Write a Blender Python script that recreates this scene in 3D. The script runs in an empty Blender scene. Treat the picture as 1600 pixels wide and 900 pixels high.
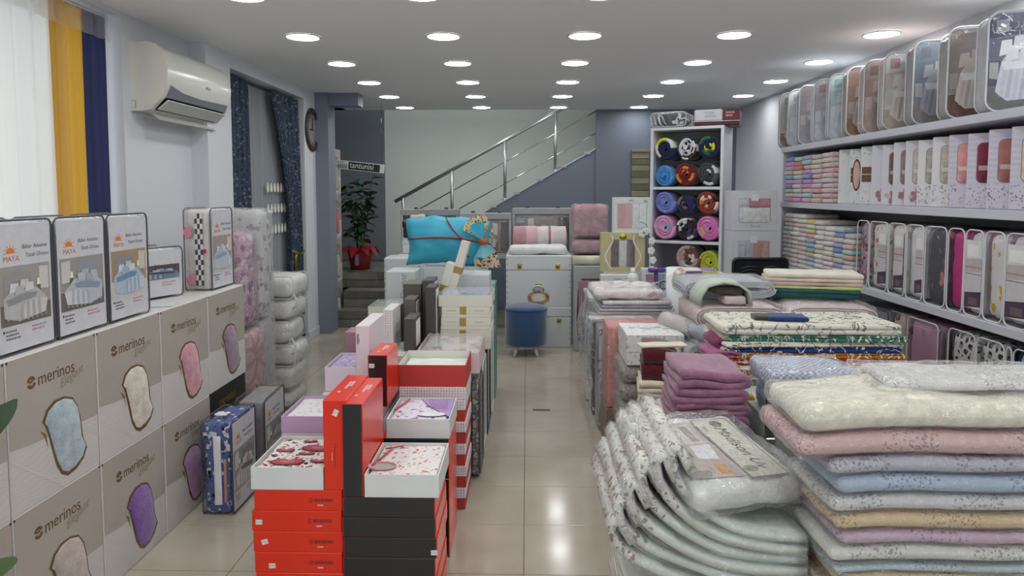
import bpy, bmesh, math, random
from mathutils import Vector, Matrix, noise, Euler
random.seed(7)
S = bpy.context.scene
COL = S.collection
R_ = math.radians
# ------------------------------------------------------------------ camera
HC = 1.52; F = 1090.0; PITCH = R_(4.0); YAW = math.atan(23/1090)
cd = bpy.data.cameras.new('camera'); cam = bpy.data.objects.new('camera', cd); COL.objects.link(cam)
cd.sensor_fit = 'HORIZONTAL'; cd.sensor_width = 36.0; cd.lens = F/1600*36
cd.shift_y = -74/1600; cd.clip_start = 0.05; cd.clip_end = 60
cam.location = (0, 0, HC); cam.rotation_euler = (math.pi/2 - PITCH, 0, YAW)
S.camera = cam
# ------------------------------------------------------------------ world: pale overcast daylight beyond the windows
w = bpy.data.worlds.new('world'); S.world = w; w.use_nodes = True
bg = w.node_tree.nodes['Background']; bg.inputs[0].default_value = (0.86, 0.93, 1.0, 1); bg.inputs[1].default_value = 0.75
S.view_settings.view_transform = 'Standard'; S.view_settings.look = 'None'
S.view_settings.gamma = 1; S.view_settings.use_curve_mapping = False
S.view_settings.exposure = 1.15
S.cycles.transparent_max_bounces = 24
S.cycles.max_bounces = 8
LAMP = 13.0                                   # radiance of the recessed lamps

# ------------------------------------------------------------------ small maths helpers
_f = Vector((-math.sin(YAW)*math.cos(PITCH), math.cos(YAW)*math.cos(PITCH), -math.sin(PITCH)))
_r = Vector((math.cos(YAW), math.sin(YAW), 0)); _u = _r.cross(_f)
def at(px, py, Y):
    """point of the room at distance Y into the shop that the photograph shows at (px,py)"""
    d = _f + _r*((px-800)/F) + _u*((376-py)/F)
    return Vector((0, 0, HC)) + d*(Y/d.y)
def lin(c):
    return c/12.92 if c <= 0.04045 else ((c+0.055)/1.055)**2.4
def C(h, g=1.0):
    h = h.lstrip('#'); r = [lin(int(h[i:i+2], 16)/255)*g for i in (0, 2, 4)]
    return (min(r[0], .9), min(r[1], .9), min(r[2], .9))
def mixc(a, b, t): return tuple(a[i]*(1-t)+b[i]*t for i in range(3))
ORD = ['first', 'second', 'third', 'fourth', 'fifth', 'sixth', 'seventh', 'eighth', 'ninth', 'tenth', 'eleventh', 'twelfth',
       'thirteenth', 'fourteenth', 'fifteenth', 'sixteenth']
# ------------------------------------------------------------------ materials
MATS = {}
def _new(name):
    m = bpy.data.materials.new(name); m.use_nodes = True
    nt = m.node_tree; return m, nt, nt.nodes['Principled BSDF'], nt.nodes, nt.links
def vc(name, rough=.5, metal=0, bump=0, bscale=200, spec=.5, sheen=0, var=.06, vscale=6, coat=0):
    """colour from the mesh, finish and fine grain from nodes"""
    if name in MATS: return MATS[name]
    m, nt, b, N, L = _new(name)
    a = N.new('ShaderNodeAttribute'); a.attribute_name = 'Col'
    tc = N.new('ShaderNodeTexCoord')
    n = N.new('ShaderNodeTexNoise'); n.inputs['Scale'].default_value = vscale; n.inputs['Detail'].default_value = 4
    L.new(tc.outputs['Object'], n.inputs['Vector'])
    mr = N.new('ShaderNodeMapRange'); mr.inputs['From Min'].default_value = .3; mr.inputs['From Max'].default_value = .7
    mr.inputs['To Min'].default_value = 1-var; mr.inputs['To Max'].default_value = 1+var
    L.new(n.outputs['Fac'], mr.inputs['Value'])
    mx = N.new('ShaderNodeVectorMath'); mx.operation = 'SCALE'
    L.new(a.outputs['Color'], mx.inputs[0]); L.new(mr.outputs['Result'], mx.inputs['Scale'])
    L.new(mx.outputs['Vector'], b.inputs['Base Color'])
    b.inputs['Roughness'].default_value = rough; b.inputs['Metallic'].default_value = metal
    b.inputs['Specular IOR Level'].default_value = spec
    if sheen: b.inputs['Sheen Weight'].default_value = sheen
    if coat: b.inputs['Coat Weight'].default_value = coat; b.inputs['Coat Roughness'].default_value = .08
    if bump:
        n2 = N.new('ShaderNodeTexNoise'); n2.inputs['Scale'].default_value = bscale; n2.inputs['Detail'].default_value = 3
        L.new(tc.outputs['Object'], n2.inputs['Vector'])
        bp = N.new('ShaderNodeBump'); bp.inputs['Strength'].default_value = bump; bp.inputs['Distance'].default_value = .004
        L.new(n2.outputs['Fac'], bp.inputs['Height']); L.new(bp.outputs['Normal'], b.inputs['Normal'])
    MATS[name] = m; return m
CARD = vc('card', .55, var=.03)
GLOSS = vc('gloss_card', .22, var=.02)
PLAS = vc('plastic', .35, var=.01)
PAINT = vc('wall_paint', .75, bump=.05, bscale=60, var=.02, vscale=1.5)
CEILM = vc('ceiling_paint', .6, bump=.02, bscale=40, var=.015, vscale=.8)
FAB = vc('fabric', .92, bump=.5, bscale=260, spec=.15, sheen=.25, var=.10, vscale=14)
PLUSH = vc('plush', .95, bump=.9, bscale=120, spec=.1, sheen=.4, var=.18, vscale=30)
SATIN = vc('satin', .42, bump=.2, bscale=90, spec=.4, var=.08)
METAL = vc('metal', .22, metal=1, var=.02)
BRUSH = vc('brushed_steel', .36, metal=.85, var=.03)
GOLD = vc('brass', .3, metal=.9, var=.03)
INK = vc('print_ink', .45, var=.05, vscale=25)
LEAFM = vc('leaf', .35, bump=.1, bscale=30, var=.2)
def emis(name, col, s):
    m, nt, b, N, L = _new(name)
    b.inputs['Base Color'].default_value = (.9, .9, .9, 1)
    b.inputs['Emission Color'].default_value = (*col, 1); b.inputs['Emission Strength'].default_value = s
    return m
def film(name, tint=(1, 1, 1), haze=.03, bscale=18, bump=.8, rough=.06, edge=1.33, hazec=(.9, .92, .95), base=.04, glint_streak=0):
    """clear crinkled polythene: see-through, thin milky haze, sharp glints from the lamps"""
    if name in MATS: return MATS[name]
    m, nt, b, N, L = _new(name); N.remove(b)
    out = N['Material Output']
    tr = N.new('ShaderNodeBsdfTransparent'); tr.inputs[0].default_value = (*tint, 1)
    gl = N.new('ShaderNodeBsdfGlossy'); gl.inputs['Roughness'].default_value = rough; gl.inputs[0].default_value = (1, 1, 1, 1)
    df = N.new('ShaderNodeBsdfDiffuse'); df.inputs[0].default_value = (*hazec, 1)
    fr = N.new('ShaderNodeFresnel'); fr.inputs['IOR'].default_value = edge
    tc = N.new('ShaderNodeTexCoord'); n = N.new('ShaderNodeTexNoise')
    n.inputs['Scale'].default_value = bscale; n.inputs['Detail'].default_value = 3; n.inputs['Distortion'].default_value = 1.2
    L.new(tc.outputs['Object'], n.inputs['Vector'])
    bp = N.new('ShaderNodeBump'); bp.inputs['Strength'].default_value = bump; bp.inputs['Distance'].default_value = .03
    L.new(n.outputs['Fac'], bp.inputs['Height'])
    L.new(bp.outputs['Normal'], gl.inputs['Normal'])
    fm_ = N.new('ShaderNodeMath'); fm_.operation = 'MULTIPLY_ADD'; fm_.inputs[1].default_value = .45; fm_.inputs[2].default_value = base
    L.new(fr.outputs[0], fm_.inputs[0])
    m1 = N.new('ShaderNodeMixShader'); m1.inputs[0].default_value = haze
    if glint_streak:          # white streaks painted into the haze along creases, standing in for glints
        n3 = N.new('ShaderNodeTexNoise'); n3.inputs['Scale'].default_value = bscale*.32; n3.inputs['Detail'].default_value = 2.5; n3.inputs['Distortion'].default_value = 2.2
        L.new(tc.outputs['Object'], n3.inputs['Vector'])
        a1 = N.new('ShaderNodeMath'); a1.operation = 'SUBTRACT'; a1.inputs[1].default_value = .5; L.new(n3.outputs['Fac'], a1.inputs[0])
        a2 = N.new('ShaderNodeMath'); a2.operation = 'ABSOLUTE'; L.new(a1.outputs[0], a2.inputs[0])
        a3 = N.new('ShaderNodeMapRange'); a3.inputs['From Min'].default_value = 0; a3.inputs['From Max'].default_value = .012
        a3.inputs['To Min'].default_value = glint_streak; a3.inputs['To Max'].default_value = 0; L.new(a2.outputs[0], a3.inputs['Value'])
        n4 = N.new('ShaderNodeTexNoise'); n4.inputs['Scale'].default_value = bscale*.2; L.new(tc.outputs['Object'], n4.inputs['Vector'])
        a4 = N.new('ShaderNodeMapRange'); a4.inputs['From Min'].default_value = .45; a4.inputs['From Max'].default_value = .65; L.new(n4.outputs['Fac'], a4.inputs['Value'])
        a5 = N.new('ShaderNodeMath'); a5.operation = 'MULTIPLY_ADD'; a5.inputs[2].default_value = haze
        L.new(a3.outputs['Result'], a5.inputs[0]); L.new(a4.outputs['Result'], a5.inputs[1]); L.new(a5.outputs[0], m1.inputs[0])
    L.new(tr.outputs[0], m1.inputs[1]); L.new(df.outputs[0], m1.inputs[2])
    m2 = N.new('ShaderNodeMixShader'); L.new(fm_.outputs[0], m2.inputs[0])
    L.new(m1.outputs[0], m2.inputs[1]); L.new(gl.outputs[0], m2.inputs[2])
    L.new(m2.outputs[0], out.inputs['Surface'])
    MATS[name] = m; return m
FILM = film('clear_film', bscale=40, bump=.9, rough=.03, base=.10, glint_streak=.6)
FILMH = film('crinkled_film', haze=.05, bscale=34, bump=1.0, rough=.03, edge=1.4, base=.11, glint_streak=.75)
PVC = film('clear_vinyl', haze=.0, bscale=8, bump=.5, rough=.05, edge=1.25, base=.025)
LIDC = film('clear_lid', haze=.06, bscale=2, bump=.05, rough=.03)
def sheer(name, col, dens=.55):
    m, nt, b, N, L = _new(name); N.remove(b); out = N['Material Output']
    tr = N.new('ShaderNodeBsdfTransparent'); tl = N.new('ShaderNodeBsdfTranslucent'); df = N.new('ShaderNodeBsdfDiffuse')
    tl.inputs[0].default_value = (*col, 1); df.inputs[0].default_value = (*col, 1)
    a = N.new('ShaderNodeMixShader'); a.inputs[0].default_value = .5
    L.new(tl.outputs[0], a.inputs[1]); L.new(df.outputs[0], a.inputs[2])
    c = N.new('ShaderNodeMixShader'); c.inputs[0].default_value = dens
    L.new(tr.outputs[0], c.inputs[1]); L.new(a.outputs[0], c.inputs[2]); L.new(c.outputs[0], out.inputs['Surface'])
    return m
def pattern(name, cols, scale=40, kind='floral', rough=.85, cover=.38, bump=.3):
    """printed cloth: base colour with blobs, sprigs or lace holes of the other colours"""
    if name in MATS: return MATS[name]
    m, nt, b, N, L = _new(name); tc = N.new('ShaderNodeTexCoord')
    b.inputs['Roughness'].default_value = rough; b.inputs['Specular IOR Level'].default_value = .2
    cur = None
    base = N.new('ShaderNodeRGB'); base.outputs[0].default_value = (*cols[0], 1); cur = base.outputs[0]
    for i, c in enumerate(cols[1:]):
        mp = N.new('ShaderNodeMapping'); mp.inputs['Location'].default_value = (i*3.7, i*1.9, i*2.3)
        L.new(tc.outputs['Object'], mp.inputs['Vector'])
        if kind == 'floral':
            d = N.new('ShaderNodeTexNoise'); d.inputs['Scale'].default_value = scale*1.6
            L.new(mp.outputs[0], d.inputs['Vector'])
            ad = N.new('ShaderNodeVectorMath'); ad.operation = 'MULTIPLY_ADD'
            ad.inputs[1].default_value = (.9/scale,)*3
            L.new(d.outputs['Color'], ad.inputs[0]); L.new(mp.outputs[0], ad.inputs[2])
            t = N.new('ShaderNodeTexVoronoi'); t.inputs['Scale'].default_value = scale*(1+.35*i)
            L.new(ad.outputs[0], t.inputs['Vector']); v = t.outputs['Distance']; thr = cover; op = 'LESS_THAN'
        elif kind == 'lace':
            t = N.new('ShaderNodeTexVoronoi'); t.feature = 'DISTANCE_TO_EDGE'; t.inputs['Scale'].default_value = scale*(1+.3*i)
            L.new(mp.outputs[0], t.inputs['Vector']); v = t.outputs['Distance']; thr = cover*.4; op = 'LESS_THAN'
        elif kind == 'vine':
            t = N.new('ShaderNodeTexNoise'); t.inputs['Scale'].default_value = scale*.5; t.inputs['Detail'].default_value = 2
            t.inputs['Distortion'].default_value = 2.0
            L.new(mp.outputs[0], t.inputs['Vector'])
            s1 = N.new('ShaderNodeMath'); s1.operation = 'SUBTRACT'; s1.inputs[1].default_value = .5; L.new(t.outputs['Fac'], s1.inputs[0])
            s2 = N.new('ShaderNodeMath'); s2.operation = 'ABSOLUTE'; L.new(s1.outputs[0], s2.inputs[0]); v = s2.outputs[0]
            thr = cover*.08; op = 'LESS_THAN'
        elif kind == 'check':
            t = N.new('ShaderNodeTexChecker'); t.inputs['Scale'].default_value = scale; L.new(mp.outputs[0], t.inputs['Vector'])
            v = t.outputs['Fac']; thr = .5; op = 'LESS_THAN'
        elif kind == 'dots':
            t = N.new('ShaderNodeTexVoronoi'); t.inputs['Scale'].default_value = scale; t.inputs['Randomness'].default_value = .15
            L.new(mp.outputs[0], t.inputs['Vector']); v = t.outputs['Distance']; thr = cover; op = 'LESS_THAN'
        elif kind == 'knit':
            hsh = sum(ord(q)*(7+j) for j, q in enumerate(name)) % 97; mp.inputs['Location'].default_value = (hsh*.037, hsh*.11, hsh*.07)
            d = N.new('ShaderNodeTexNoise'); d.inputs['Scale'].default_value = scale*.5; L.new(mp.outputs[0], d.inputs['Vector'])
            ad = N.new('ShaderNodeVectorMath'); ad.operation = 'MULTIPLY_ADD'; ad.inputs[1].default_value = (2.2/scale,)*3
            L.new(d.outputs['Color'], ad.inputs[0]); L.new(mp.outputs[0], ad.inputs[2])
            t = N.new('ShaderNodeTexVoronoi'); t.inputs['Scale'].default_value = scale
            L.new(ad.outputs[0], t.inputs['Vector'])
            wv = N.new('ShaderNodeTexWave'); wv.inputs['Scale'].default_value = .95; wv.inputs['Distortion'].default_value = .6
            L.new(mp.outputs[0], wv.inputs['Vector'])
            mu = N.new('ShaderNodeMath'); mu.operation = 'MULTIPLY'; L.new(wv.outputs['Fac'], mu.inputs[0])
            lt = N.new('ShaderNodeMath'); lt.operation = 'LESS_THAN'; lt.inputs[1].default_value = cover; L.new(t.outputs['Distance'], lt.inputs[0])
            L.new(lt.outputs[0], mu.inputs[1]); v = mu.outputs[0]; thr = .55; op = 'GREATER_THAN'
        else:   # stripe
            t = N.new('ShaderNodeTexWave'); t.inputs['Scale'].default_value = scale; t.inputs['Distortion'].default_value = .3
            t.bands_direction = 'Z' if kind == 'stripez' else 'X'
            L.new(mp.outputs[0], t.inputs['Vector']); v = t.outputs['Fac']; thr = cover; op = 'LESS_THAN'
        k = N.new('ShaderNodeMath'); k.operation = op; k.inputs[1].default_value = thr; L.new(v, k.inputs[0])
        mx = N.new('ShaderNodeMix'); mx.data_type = 'RGBA'; L.new(k.outputs[0], mx.inputs['Factor'])
        L.new(cur, mx.inputs['A']); mx.inputs['B'].default_value = (*c, 1); cur = mx.outputs['Result']
    L.new(cur, b.inputs['Base Color'])
    if bump:
        n2 = N.new('ShaderNodeTexNoise'); n2.inputs['Scale'].default_value = 150; L.new(tc.outputs['Object'], n2.inputs['Vector'])
        bp = N.new('ShaderNodeBump'); bp.inputs['Strength'].default_value = bump; bp.inputs['Distance'].default_value = .004
        L.new(n2.outputs['Fac'], bp.inputs['Height']); L.new(bp.outputs['Normal'], b.inputs['Normal'])
    MATS[name] = m; return m
# ------------------------------------------------------------------ mesh builder
TEXTC = {}
def text_geo(s, size, shear=0):
    k = (s, size, shear)
    if k not in TEXTC:
        cu = bpy.data.curves.new('lettering', 'FONT'); cu.body = s; cu.size = size; cu.shear = shear; cu.resolution_u = 3
        o = bpy.data.objects.new('lettering', cu); COL.objects.link(o)
        dg = bpy.context.evaluated_depsgraph_get(); me = o.evaluated_get(dg).to_mesh()
        v = [tuple(q.co) for q in me.vertices]; f = [tuple(p.vertices) for p in me.polygons]
        o.evaluated_get(dg).to_mesh_clear(); bpy.data.objects.remove(o); bpy.data.curves.remove(cu)
        TEXTC[k] = (v, f)
    return TEXTC[k]
class MB:
    def __init__(s): s.v = []; s.f = []; s.c = []; s.m = []; s.s = []
    def add(s, vs, fs, col, mi=0, smooth=False, cols=None):
        o = len(s.v); s.v += [tuple(p) for p in vs]
        for i, f in enumerate(fs):
            s.f.append([q+o for q in f]); s.c.append(cols[i] if cols else col); s.m.append(mi); s.s.append(smooth)
        return s
    def box(s, x0, y0, z0, x1, y1, z1, col, b=0, mi=0, faces=None):
        """chamfered box; faces = {'f','k','l','r','t','b': colour} overrides"""
        x0, x1 = min(x0, x1), max(x0, x1); y0, y1 = min(y0, y1), max(y0, y1); z0, z1 = min(z0, z1), max(z0, z1)
        b = min(b, (x1-x0)*.45, (y1-y0)*.45, (z1-z0)*.45)
        fc = faces or {}
        g = lambda k: fc.get(k, col)
        if b <= 0:
            v = [(x, y, z) for z in (z0, z1) for y in (y0, y1) for x in (x0, x1)]
            s.add(v, [(0, 1, 5, 4), (1, 3, 7, 5), (3, 2, 6, 7), (2, 0, 4, 6), (4, 5, 7, 6), (0, 2, 3, 1)], col, mi,
                  cols=[g('f'), g('r'), g('k'), g('l'), g('t'), g('b')]); return s
        V = []; idx = {}
        for ix, X in enumerate((x0, x1)):
            for iy, Y in enumerate((y0, y1)):
                for iz, Z in enumerate((z0, z1)):
                    sx, sy, sz = (1, -1)[ix], (1, -1)[iy], (1, -1)[iz]
                    for k, p in (('x', (X, Y+sy*b, Z+sz*b)), ('y', (X+sx*b, Y, Z+sz*b)), ('z', (X+sx*b, Y+sy*b, Z))):
                        idx[(ix, iy, iz, k)] = len(V); V.append(p)
        Fs = []; Cs = []
        q = lambda l: [idx[t] for t in l]
        def face(l, c, n):
            p = [Vector(V[i]) for i in q(l)]; nn = (p[1]-p[0]).cross(p[2]-p[0])
            Fs.append(q(l) if nn.dot(Vector(n)) > 0 else q(l)[::-1]); Cs.append(c)
        for i, k, n in ((0, 'l', -1), (1, 'r', 1)):
            face([(i, 0, 0, 'x'), (i, 1, 0, 'x'), (i, 1, 1, 'x'), (i, 0, 1, 'x')], g(k), (n, 0, 0))
        for i, k, n in ((0, 'f', -1), (1, 'k', 1)):
            face([(0, i, 0, 'y'), (1, i, 0, 'y'), (1, i, 1, 'y'), (0, i, 1, 'y')], g(k), (0, n, 0))
        for i, k, n in ((0, 'b', -1), (1, 't', 1)):
            face([(0, 0, i, 'z'), (1, 0, i, 'z'), (1, 1, i, 'z'), (0, 1, i, 'z')], g(k), (0, 0, n))
        sg = (-1, 1)
        for a in (0, 1):
            for c in (0, 1):
                face([(0, a, c, 'y'), (1, a, c, 'y'), (1, a, c, 'z'), (0, a, c, 'z')], g('fk'[a]), (0, sg[a], sg[c]))
                face([(a, 0, c, 'x'), (a, 1, c, 'x'), (a, 1, c, 'z'), (a, 0, c, 'z')], g('lr'[a]), (sg[a], 0, sg[c]))
                face([(a, c, 0, 'x'), (a, c, 1, 'x'), (a, c, 1, 'y'), (a, c, 0, 'y')], g('lr'[a]), (sg[a], sg[c], 0))
                for e in (0, 1):
                    face([(a, c, e, 'x'), (a, c, e, 'y'), (a, c, e, 'z')], g('tb'[1-e]), (sg[a], sg[c], sg[e]))
        s.add(V, Fs, col, mi, cols=Cs); return s
    def soft(s, x0, y0, z0, x1, y1, z1, col, r=.02, amp=0, freq=6, seed=0, n=(6, 6, 3), mi=0, sag=0, und=0):
        """cushiony rounded block with wrinkles"""
        c = Vector(((x0+x1)/2, (y0+y1)/2, (z0+z1)/2)); h = Vector((abs(x1-x0)/2, abs(y1-y0)/2, abs(z1-z0)/2))
        r = min(r, h.x*.98, h.y*.98, h.z*.98)
        ax = []
        for i in range(3):
            a = h[i]; inn = a-r; k = n[i]
            l = [-a, -a+.3*r, -a+r]
            if inn > 1e-5:
                l += [-inn+2*inn*j/k for j in range(1, k)] + [inn]
            l += [a-.3*r, a]
            ax.append(sorted(set(round(t, 6) for t in l)))
        V = []; idx = {}; Fs = []
        def vert(p):
            key = (round(p[0], 5), round(p[1], 5), round(p[2], 5))
            if key in idx: return idx[key]
            P = Vector(p); Q = Vector([max(-(h[i]-r), min(h[i]-r, P[i])) for i in range(3)])
            d = (P-Q)
            nrm = d.normalized() if d.length > 1e-9 else Vector((0, 0, 1))
            W = Q + nrm*r if d.length > 1e-9 else P
            if amp:
                t = (W+c)*freq + Vector((seed*7.3, seed*3.1, seed*1.7))
                W = W + nrm*(noise.noise(t)*amp + noise.noise(t*2.7)*amp*.5)
            if und: W.z += und*noise.noise(Vector(((W.x+c.x)*3.1, (W.y+c.y)*3.1, 5.3)))
            if sag: W.z += sag*((W.x/h.x)**2 - .5)
            idx[key] = len(V); V.append(W+c); return idx[key]
        for a in range(3):
            b_, d_ = (a+1) % 3, (a+2) % 3
            for sgn in (-1, 1):
                for i in range(len(ax[b_])-1):
                    for j in range(len(ax[d_])-1):
                        q = []
                        for ii, jj in ((i, j), (i+1, j), (i+1, j+1), (i, j+1)):
                            p = [0, 0, 0]; p[a] = sgn*h[a]; p[b_] = ax[b_][ii]; p[d_] = ax[d_][jj]; q.append(vert(p))
                        if sgn < 0: q = q[::-1]
                        if len(set(q)) == 4: Fs.append(q)
        s.add(V, Fs, col, mi, True); return s
    def tube(s, pts, r, col, n=8, closed=False, mi=0, caps=True):
        pts = [Vector(p) for p in pts]; V = []; Fs = []; m = len(pts); prev = None
        for i, p in enumerate(pts):
            if closed: t = pts[(i+1) % m]-pts[i-1]
            else: t = pts[min(i+1, m-1)]-pts[max(i-1, 0)]
            t.normalize()
            u = prev - t*prev.dot(t) if prev is not None else t.orthogonal()
            if u.length < 1e-6: u = t.orthogonal()
            u.normalize(); prev = u; w_ = t.cross(u)
            rr = r[i] if isinstance(r, (list, tuple)) else r
            for k in range(n):
                a = 2*math.pi*k/n; V.append(p+(u*math.cos(a)+w_*math.sin(a))*rr)
        for i in range(m if closed else m-1):
            j = (i+1) % m
            for k in range(n):
                k2 = (k+1) % n; Fs.append((i*n+k, i*n+k2, j*n+k2, j*n+k))
        if caps and not closed: Fs += [tuple(range(n))[::-1], tuple((m-1)*n+k for k in range(n))]
        s.add(V, Fs, col, mi, True); return s
    def lathe(s, prof, col, n=24, c=(0, 0, 0), mi=0, axis='z', cols=None):
        V = []; Fs = []; Cs = []
        for (r, z) in prof:
            for k in range(n):
                a = 2*math.pi*k/n; x, y = r*math.cos(a), r*math.sin(a)
                p = (x, y, z) if axis == 'z' else ((z, x, y) if axis == 'x' else (x, -z, y))
                V.append((p[0]+c[0], p[1]+c[1], p[2]+c[2]))
        for i in range(len(prof)-1):
            for k in range(n):
                k2 = (k+1) % n; Fs.append((i*n+k, i*n+k2, (i+1)*n+k2, (i+1)*n+k)); Cs.append(cols[i] if cols else col)
        s.add(V, Fs, col, mi, True, cols=Cs); return s
    def poly(s, pts, col, mi=0): s.add(pts, [tuple(range(len(pts)))], col, mi); return s
    def flat(s, pts, y, col, mi=0):
        """print on a front (-y) face: pts in (x,z)"""
        a = sum(pts[i][0]*pts[(i+1) % len(pts)][1]-pts[(i+1) % len(pts)][0]*pts[i][1] for i in range(len(pts)))
        if a < 0: pts = pts[::-1]
        s.poly([(p[0], y, p[1]) for p in pts], col, mi); return s
    def text(s, t, x, z, y, size, col, shear=0, rot=0, mi=0, sx=1.0):
        v, f = text_geo(t, size, shear); ca, sa = math.cos(rot), math.sin(rot)
        s.add([(x+p[0]*sx*ca-p[1]*sa, y, z+p[0]*sx*sa+p[1]*ca) for p in v], f, col, mi); return s
    def strip(s, path, t, y0, y1, col, ny=3, amp=0, seed=0, mi=0, mif=None, cols=None, freq=5):
        """folded cloth: a path in (x,z) thickened by t and drawn out from y0 to y1"""
        P = [Vector((p[0], p[1])) for p in path]; n = len(P); V = []; Fs = []; ms = []
        nr = []
        for i in range(n):
            d = P[min(i+1, n-1)]-P[max(i-1, 0)]; d.normalize(); nr.append(Vector((-d.y, d.x)))
        ring = [P[i]+nr[i]*t/2 for i in range(n)]+[P[i]-nr[i]*t/2 for i in range(n-1, -1, -1)]; m = len(ring)
        for j in range(ny+1):
            y = y0+(y1-y0)*j/ny
            for i, q in enumerate(ring):
                a = noise.noise(Vector((q.x*freq+seed*3, y*freq, q.y*freq+seed)))*amp
                V.append((q.x+a, y+a*.6, q.y+a))
        for j in range(ny):
            for i in range(m):
                k = (i+1) % m; Fs.append((j*m+i, j*m+k, (j+1)*m+k, (j+1)*m+i))
                seg = i if i < n else m-1-i
                ms.append((mif(seg) if mif else mi, cols[min(seg, len(cols)-1)] if cols else col))
        for i in range(n-1):      # the two ends
            a, b = i, m-1-i
            Fs.append((a, b, b-1, a+1)); ms.append((mif(i) if mif else mi, cols[min(i, len(cols)-1)] if cols else col))
            Fs.append(tuple(ny*m+q for q in (a, a+1, b-1, b))); ms.append(ms[-1])
        o = len(s.v); s.v += V
        for f, (mm, cc) in zip(Fs, ms): s.f.append([q+o for q in f]); s.c.append(cc); s.m.append(mm); s.s.append(True)
        return s
    def xf(s, M, i0=0):
        for i in range(i0, len(s.v)): s.v[i] = tuple(M @ Vector(s.v[i]))
        return s
    def mesh(s, name, mats):
        me = bpy.data.meshes.new(name); me.from_pydata(s.v, [], s.f)
        for m in (mats if isinstance(mats, (list, tuple)) else [mats]): me.materials.append(m)
        me.polygons.foreach_set('material_index', s.m); me.polygons.foreach_set('use_smooth', s.s)
        a = me.attributes.new('Col', 'FLOAT_COLOR', 'CORNER'); buf = []
        for f, c in zip(s.f, s.c): buf += [c[0], c[1], c[2], 1.0]*len(f)
        a.data.foreach_set('color', buf); me.update(); return me
    def build(s, name, mats, parent=None, loc=(0, 0, 0), rz=0):
        o = bpy.data.objects.new(name, s.mesh(name, mats)); COL.objects.link(o); o.parent = parent
        o.location = loc; o.rotation_euler = (0, 0, rz); return o
LABELS = {}
def tag(o, label, cat, group=None):
    o['label'] = label; o['category'] = cat
    if group: o['group'] = group
    if label in LABELS: print('DUPLICATE LABEL', label)
    LABELS[label] = 1; return o
def thing(name, label, cat, loc=(0, 0, 0), rz=0, group=None, rot=None):
    o = bpy.data.objects.new(name, None); COL.objects.link(o); o.empty_display_size = .05
    o.location = loc; o.rotation_euler = rot if rot else (0, 0, rz); return tag(o, label, cat, group)
def inst(me, name, parent, loc=(0, 0, 0), rz=0, rot=None, sc=None):
    o = bpy.data.objects.new(name, me); COL.objects.link(o); o.parent = parent; o.location = loc
    o.rotation_euler = rot if rot else (0, 0, rz)
    if sc: o.scale = sc
    return o
def struct(o): o['kind'] = 'structure'; return o
# ================================================================== THE ROOM
ZC = 2.56; XLN = -2.35; XLF = -2.23; XR = 2.65; YB = 8.95; YW = 9.95; YF = -2.0; YS = 7.72
WHITE = C('#dcdde0'); WALLW = C('#d4d5da'); GREYW = C('#7d8490'); GREYB = C('#6f7784'); GREYD = C('#7b8087')
def tile_mat():
    m, nt, b, N, L = _new('porcelain_tile'); tc = N.new('ShaderNodeTexCoord')
    g = N.new('ShaderNodeNewGeometry')
    n = N.new('ShaderNodeTexNoise'); n.inputs['Scale'].default_value = 2.2; n.inputs['Detail'].default_value = 6
    L.new(g.outputs['Position'], n.inputs['Vector'])
    r = N.new('ShaderNodeValToRGB'); e = r.color_ramp.elements
    e[0].position = .35; e[0].color = (*C('#aca292'), 1); e[1].position = .7; e[1].color = (*C('#bcb3a4'), 1)
    L.new(n.outputs['Fac'], r.inputs[0]); L.new(r.outputs[0], b.inputs['Base Color'])
    b.inputs['Roughness'].default_value = .13; b.inputs['Specular IOR Level'].default_value = .6
    return m
TILE = tile_mat()
fl = struct(MB().box(-2.9, YF-.1, -.12, XR+.05, YW+.05, -.004, C('#6b645a')).build('floor', CARD))
TW, TD = .59, .4155; tmesh = {}
ys = [3.095+TD*k for k in range(-13, 13)]; xs = [-.01+TW*k for k in range(-4, 6)]
for j in range(len(ys)-1):
    if ys[j] >= YS: break
    for i in range(len(xs)-1):
        x0, x1 = max(xs[i], XLN+.002), min(xs[i+1], XR-.002); y0, y1 = max(ys[j], YF+.002), min(ys[j+1], YS-.002)
        if x1-x0 < .03 or y1-y0 < .03: continue
        key = (round(x1-x0, 3), round(y1-y0, 3))
        if key not in tmesh:
            tmesh[key] = MB().box(.0015, .0015, -.008, key[0]-.0015, key[1]-.0015, 0, (1, 1, 1), .0008).mesh('tile', TILE)
        inst(tmesh[key], 'tile', fl, (x0, y0, 0))
# floor drain slot and print marks seen in the aisle
ventm = MB().box(-.06, -.012, 0, .06, .012, .002, C('#3f3b36'))
for k in range(7): ventm.box(-.05+k*.015, -.009, .002, -.043+k*.015, .009, .0028, C('#8a8578'))
o = ventm.build('floor_grate', METAL, None, (.105, 4.78, 0)); tag(o, 'small dark metal grate set into the aisle floor tiles', 'grate')
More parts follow.
